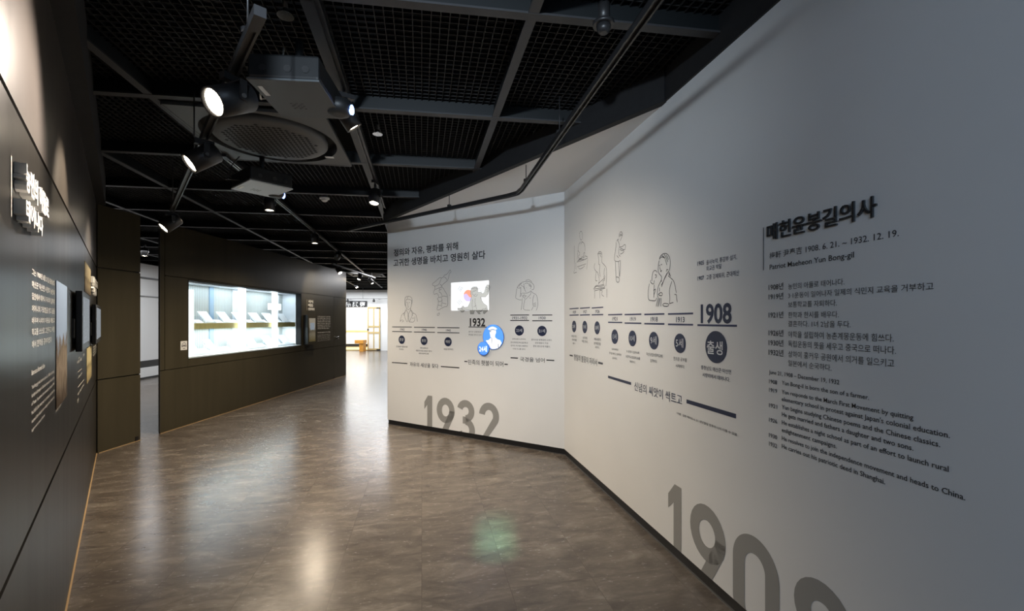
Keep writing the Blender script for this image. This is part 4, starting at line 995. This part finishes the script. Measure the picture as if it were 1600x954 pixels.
drawing(WF, 'line drawing of a man touching the brim of his hat', 795, 425, 12.72, [
 [(165,310),(185,270),(235,220),(290,190),(360,180),(420,190),(470,220),(500,260),(505,310),(490,345),(455,350)], [(335,165),(390,145),(430,165),(460,195)], [(300,225),(310,330),(340,390)], [(320,230),(355,212),(390,225)], [(400,230),(440,250),(450,300),(430,330)], [(400,240),(420,290),(415,260),(445,290)],
 [(165,310),(210,320),(245,300)], [(245,265),(300,290),(305,330)], [(195,290),(215,265),(230,240),(260,225)], [(160,325),(145,430),(135,505),(150,525),(210,550),(255,548)], [(240,300),(240,420),(225,490)], [(235,420),(265,430),(235,480)], [(270,415),(320,420),(400,405),(440,370)], [(265,480),(310,440),(330,480),(310,530)], [(275,490),(300,510),(290,460)], [(440,390),(440,440),(320,550)], [(330,470),(360,475)], [(410,510),(435,512)],
 [(270,520),(265,640),(245,750)], [(320,550),(300,650),(288,750),(420,755)], [(440,370),(480,415),(550,445),(570,520),(580,640),(570,700),(545,760)], [(505,450),(480,520),(480,640),(490,680)], [(490,630),(540,605)], [(495,655),(545,635)], [(495,680),(545,670)], [(485,690),(450,755)], [(300,670),(292,680)], [(292,708),(286,716)], [(345,310),(355,315)]])
S = [[(155,120),(155,160),(170,190),(185,160),(185,110),(175,80),(160,85),(150,115)], [(165,200),(140,240),(135,300),(125,400)], [(175,200),(205,215),(215,260),(215,310)], [(185,200),(165,230)], [(135,300),(160,340),(130,380),(165,400),(180,370),(210,390),(190,350),(215,310),(205,370)], [(120,435),(245,395),(240,370),(215,365)], [(125,490),(225,455)], [(140,495),(155,520),(210,485),(205,470)], [(245,400),(235,520)], [(92,245),(92,400),(98,520),(80,565),(120,550)], [(110,440),(112,520)], [(130,420),(170,400),(200,405)], [(140,410),(180,390)]]
drawing(WR, 'line drawing of a man standing behind a lectern near the corner', 885, 350, 7.34, S, .004)
S = [[(365,350),(372,400),(370,460),(385,465)], [(360,345),(375,315),(400,315),(412,350),(405,410),(410,440)], [(385,340),(400,380)], [(365,345),(385,330),(405,345)], [(410,440),(440,470),(462,500),(465,600),(455,710)], [(330,450),(318,480),(325,520),(345,540),(335,600),(335,650),(355,650)], [(345,540),(365,560),(380,640),(370,690)], [(385,470),(378,540),(390,600)], [(440,500),(430,580),(450,610),(400,650),(370,680)], [(430,600),(445,640),(420,650),(425,690)], [(315,740),(340,700),(375,705),(430,690),(440,720)], [(325,730),(345,710),(380,720),(425,705)], [(315,745),(440,725)], [(320,765),(445,735)], [(390,760),(420,765),(400,800),(430,830)], [(325,770),(325,850)], [(385,750),(385,850)], [(465,740),(465,840)]]
drawing(WR, 'line drawing of a man reading at a desk with one hand raised', 885, 350, 7.34, S, .004)
S = [[(605,150),(610,110),(625,82),(645,100),(645,130),(620,190)], [(615,120),(640,115)], [(612,135),(642,128)], [(600,170),(585,180),(580,200)], [(590,180),(610,235),(610,270)], [(570,210),(575,230),(560,320),(550,400),(560,425),(600,430),(615,415)], [(605,270),(600,350),(620,370)], [(610,265),(650,255),(668,230),(682,245),(675,300),(620,275)], [(615,290),(640,305),(660,300)], [(620,345),(650,330),(665,310)], [(580,360),(600,385)], [(562,430),(570,600)], [(600,430),(610,600)], [(620,415),(622,470),(615,600)], [(570,605),(575,660),(600,670),(612,640),(605,610),(570,605)]]
drawing(WR, 'line drawing of a standing boy reading an open book', 885, 350, 7.34, S, .004)
S = [[(265,215),(270,185),(300,150),(335,135),(370,140),(400,180),(415,240),(410,320),(400,370)], [(300,165),(330,185),(345,215),(335,195),(290,180),(270,210)], [(330,145),(360,200),(380,250)], [(360,160),(390,220)], [(345,215),(355,250),(365,290)], [(385,360),(365,350),(358,385)], [(385,370),(420,450)], [(395,390),(400,440)], [(262,235),(250,290),(245,370),(262,415),(295,445),(295,480)], [(260,297),(275,297)], [(285,290),(302,285)], [(272,310),(270,345),(285,352)], [(278,370),(300,370)], [(280,380),(292,384)],
 [(385,380),(290,570)], [(370,400),(330,480),(295,590)], [(290,480),(295,520)], [(385,440),(420,470),(455,500),(475,560),(485,620),(495,670)], [(435,515),(405,600),(400,660),(408,720),(403,810)], [(470,690),(500,695),(495,720),(508,795)], [(310,830),(320,850),(380,855),(400,820),(330,810),(310,830)], [(400,815),(455,800)], [(165,510),(165,440),(180,380),(205,365),(235,380),(230,400)], [(205,430),(220,420),(228,445),(210,470)], [(150,495),(140,525),(190,560),(195,500)], [(130,545),(115,620),(110,700),(120,770),(165,775),(210,780),(230,740)], [(195,560),(190,640),(190,735)], [(185,640),(220,610),(195,690)], [(290,500),(240,600),(235,700),(250,735)], [(265,600),(265,650)], [(250,690),(285,660),(310,680),(300,710),(265,705),(250,690)], [(250,735),(220,855)], [(265,740),(240,855)], [(275,740),(255,855)], [(290,740),(285,855)]]
drawing(WR, 'line drawing of a woman in a traditional jacket raising her fist', 1000, 380, 8.67, S, .0045)

# ================================================================ flag, its projected light put into decal colours, and the waving figure
FO = (690, 425, 12.72)
t = thing('flag_picture', 'bright white flag with a red and violet roundel on the front wall', 'flag', loc_on(WF, 733, 463))
b = MB(); flag = on([(190, 215), (400, 190), (520, 190), (600, 208), (740, 190), (885, 172), (892, 250), (915, 480), (938, 690), (920, 740), (560, 772), (205, 762)], *FO)
polyfill(b, WF, flag, .001); b.link('field', 'flagwhite', t)
ca_, cz_ = WF.hit(690 + 530 / 12.72, 425 + 465 / 12.72); rr = pixr(WF, (690 + 530 / 12.72, 425 + 465 / 12.72), 115 / 12.72)
def half(up):
    pts = []; n = 24; tl = -.12
    for k in range(n + 1):
        th = math.pi * k / n; pts.append((rr * math.cos(th), rr * math.sin(th) * (1 if up else -1)))
    for k in range(1, n):
        x = -rr + 2 * rr * k / n; pts.append((x, -.28 * rr * math.sin(math.pi * x / rr)))
    return [(ca_ + x * math.cos(tl) - z * math.sin(tl), cz_ + x * math.sin(tl) + z * math.cos(tl)) for x, z in pts]
b = MB(); polyfill(b, WF, half(True), .0018, px=False); b.link('roundel_red', 'flagred', t)
b = MB(); polyfill(b, WF, half(False), .0018, px=False); b.link('roundel_violet', 'flagblue', t)
for bars in ([((325, 350), (375, 270)), ((350, 370), (405, 290)), ((370, 385), (425, 300))], [((310, 580), (365, 655)), ((335, 560), (390, 630)), ((360, 540), (415, 610))], [((735, 310), (760, 338)), ((765, 350), (800, 390))]):
    b = MB()
    for q in bars: stroke(b, WF, on(q, *FO), .005, .0018)
    b.link('trigram', 'trigram', t)
t = thing('figure_picture', 'grey outlined figure with raised fist in front of the flag', 'drawing', loc_on(WF, 745, 468))
sil = [(640,290),(700,290),(730,330),(725,400),(790,395),(820,430),(850,400),(880,290),(910,250),(950,258),(962,300),(950,350),(920,440),(880,490),(790,490),(800,560),(840,620),(910,670),(918,770),(890,790),(850,830),(830,810),(835,760),(775,785),(745,770),(775,830),(740,830),(690,765),(660,760),(640,830),(575,830),(565,750),(470,745),(440,790),(395,795),(380,760),(320,740),(320,710),(380,720),(430,665),(460,700),(520,690),(560,620),(580,550),(600,470),(580,430),(580,370),(600,310)]
b = MB(); polyfill(b, WF, on(sil, *FO), .0026); b.link('silhouette', 'figgrey', t)
b = MB()
for q in [sil + [sil[0]], [(600,320),(640,330),(660,310),(700,330),(690,370),(660,350)], [(600,380),(610,430),(650,460),(690,430)], [(620,400),(640,370),(670,380)], [(640,470),(690,480),(720,440)], [(620,540),(610,640),(620,760)], [(670,520),(665,600),(700,740)], [(780,490),(800,560),(840,620)], [(880,300),(920,310),(940,340)], [(900,330),(920,370),(900,400)], [(430,700),(400,740),(440,750)], [(380,720),(420,730)], [(640,690),(690,660)], [(740,760),(790,770),(835,720)], [(850,730),(900,710)], [(700,300),(715,340)]]:
    stroke(b, WF, on(q, *FO), .0035, .0034)
b.link('outline', 'figline', t)

# ================================================================ big grey numerals cut off by the baseboard
def arc(cx, cy, rx, ry, a0, a1, n=26): return [(cx + rx * math.cos(math.radians(a0 + (a1 - a0) * k / n)), cy + ry * math.sin(math.radians(a0 + (a1 - a0) * k / n))) for k in range(n + 1)]
T_ = .165      # stroke over digit height
def digit(ch):
    h = T_ / 2; W_ = .62
    if ch == '1': return None
    if ch == '9':
        bowl = arc(.31, .69, .31 - h, .31 - h, 0, 360)
        return [bowl, arc(.31, .69, .31 - h, .31 - h, 0, -28, 6) + [(.16, -.02)]]
    if ch == '0': return [arc(.31, .69, .31 - h, .31 - h, 0, 180) + arc(.31, .31, .31 - h, .31 - h, 180, 360) + [(.62 - h, .69)]]
    if ch == '8': return [arc(.31, .735, .275 - h, .265 - h, 0, 360), arc(.31, .285, .31 - h, .285 - h, 0, 360)]
    if ch == '3': return [arc(.30, .74, .29 - h, .26 - h, 165, -90), [(.20, .5 + h * .25), (.32, .5 + h * .25)], arc(.30, .29, .31 - h, .29 - h, 90, -165)]
    if ch == '2': return [arc(.31, .70, .31 - h, .30 - h, 175, -25) + [(.09, h), (.62, h)]]
def clip_low(poly, z0):
    out = []
    for i in range(len(poly)):
        p, q = poly[i], poly[(i + 1) % len(poly)]
        if p[1] >= z0: out.append(p)
        if (p[1] >= z0) != (q[1] >= z0):
            k = (z0 - p[1]) / (q[1] - p[1]); out.append((p[0] + (q[0] - p[0]) * k, z0))
    return out
def numeral(w, ch, uL, uR, vTop, uTop, H, label, wd=.62, zmin=.063):
    a0, _ = w.hit(uL, vTop); a1, _ = w.hit(uR, vTop); zt = w.hit(uTop, vTop)[1]
    z0 = zt - H; s = (a1 - a0) / wd
    b = MB(); polys = []
    if ch == '1':
        X1 = a1 - a0; bw = T_ * H
        polys.append([(a0 + X1 - bw, z0), (a1, z0), (a1, zt), (a1 - bw * .86, zt), (a0, zt - .17 * H), (a0, zt - .17 * H - bw * 1.1), (a1 - bw, zt - .235 * H)])
        pl = polys[0]; pl = clip_low(pl, zmin)
        polyfill(b, w, pl, .0016, px=False)
    else:
        for st in digit(ch):
            pts = [Vector((a0 + x * s, z0 + y * H)) for x, y in st]; n = len(pts); L = []; R = []; cl = (pts[0] - pts[-1]).length < 1e-6
            for i in range(n):
                p, q = (pts[i - 1] if i else (pts[-2] if cl else pts[0])), (pts[i + 1] if i < n - 1 else (pts[1] if cl else pts[-1]))
                d = (q - p).normalized(); m = Vector((-d.y, d.x)) * T_ * H / 2
                L.append(pts[i] + m); R.append(pts[i] - m)
            for i in range(n - 1):
                q = clip_low([(v.x, v.y) for v in (R[i], R[i + 1], L[i + 1], L[i])], zmin)
                if len(q) >= 3: b.add([w.p(x, z, .0016) for x, z in q], [tuple(range(len(q)))])
    v0 = w.p((a0 + a1) / 2, max(z0, zmin)); ob = b.link('floor_numeral', 'biggrey')
    for vv in ob.data.vertices: vv.co -= v0
    ob.location = v0
    return tag(ob, label, 'numeral', None)
HF = .50
numeral(WF, '1', 663.2, 675.4, 618.2, 675.2, HF, 'leftmost large grey numeral of the front wall, a straight one')
numeral(WF, '9', 683, 709.8, 621, 696, HF, 'large grey nine on the front wall beside the straight one')
numeral(WF, '3', 714.4, 742, 624.6, 728, HF, 'large grey three on the front wall, third of its row')
numeral(WF, '2', 749.3, 779.2, 628.8, 764, HF, 'rightmost large grey numeral of the front wall, a two')
HR = .47
numeral(WR, '1', 1044.3, 1064.8, 755.5, 1054, HR, 'very large grey straight one low on the right wall')
numeral(WR, '9', 1078.8, 1133.9, 782.8, 1094.5, HR, 'very large grey nine with round bowl low on the right wall')
numeral(WR, '0', 1146, 1217.6, 828.2, 1164, HR, 'very large grey tall oval zero low on the right wall')
numeral(WR, '8', 1236.7, 1236.7 + 104, 891.2, 1258, HR, 'very large grey eight partly below the bottom edge on the right wall')
bpy.data.objects.remove(_to, do_unlink=True); bpy.data.scenes.remove(_ts)

# ================================================================ the projector's beam: light only where the picture falls
pl = light('projector_beam', 'SPOT', PLENS, 230, (.95, .98, 1), WF.p(*WF.hit(755, 500)), spot_size=math.radians(50), spot_blend=0.0, shadow_soft_size=.004)
pl.data.use_nodes = True; nt = pl.data.node_tree
bpy.context.view_layer.update()
R3 = pl.matrix_world.to_3x3().inverted()
em = [n for n in nt.nodes if n.type == 'EMISSION'][0]
geo = nt.nodes.new('ShaderNodeTexCoord')
def dotv(v):
    n = nt.nodes.new('ShaderNodeVectorMath'); n.operation = 'DOT_PRODUCT'; nt.links.new(geo.outputs['Normal'], n.inputs[0]); n.inputs[1].default_value = v; return n.outputs['Value']
def mth(op, a, b=None, c=None):
    n = nt.nodes.new('ShaderNodeMath'); n.operation = op
    for i, x in enumerate((a, b, c)):
        if x is None: continue
        if isinstance(x, (int, float)): n.inputs[i].default_value = x
        else: nt.links.new(x, n.inputs[i])
    return n.outputs[0]
Lp = Vector(PLENS); kk = (WF.o - Lp).dot(WF.n)
dn_ = dotv(R3 @ WF.n); da_ = dotv(R3 @ WF.d); dz_ = dotv(R3 @ Vector((0, 0, 1)))
A_ = mth('ADD', mth('MULTIPLY', mth('DIVIDE', da_, dn_), kk), (Lp - WF.o).dot(WF.d))
Z_ = mth('ADD', mth('MULTIPLY', mth('DIVIDE', dz_, dn_), kk), Lp.z)
fx0, fz0 = WF.hit(704.6, 485); fx1, fz1 = WF.hit(763.9, 438)
m = mth('MULTIPLY', mth('MULTIPLY', mth('GREATER_THAN', A_, fx0), mth('LESS_THAN', A_, fx1)), mth('MULTIPLY', mth('GREATER_THAN', Z_, fz0), mth('LESS_THAN', Z_, fz1)))
for cc, r_ in ((c, r), (c2_, r2)):
    a_, z_ = WF.hit(*cc); da2 = mth('SUBTRACT', A_, a_); dz2 = mth('SUBTRACT', Z_, z_)
    m = mth('MAXIMUM', m, mth('LESS_THAN', mth('ADD', mth('MULTIPLY', da2, da2), mth('MULTIPLY', dz2, dz2)), r_ * r_))
nt.links.new(m, em.inputs['Strength'])

# added green spots in place of the disc's reflection on the floor
for q, e in (((-.105, 2.66, 0), 190), ((-.115, 2.80, 0), 260), ((-.12, 2.95, 0), 230), ((-.125, 3.10, 0), 120)):
    light('disc_reflection_spot', 'SPOT', PLENS, e, (.30, 1, .66), q, spot_size=math.radians(7.5), spot_blend=1.0, shadow_soft_size=.01)
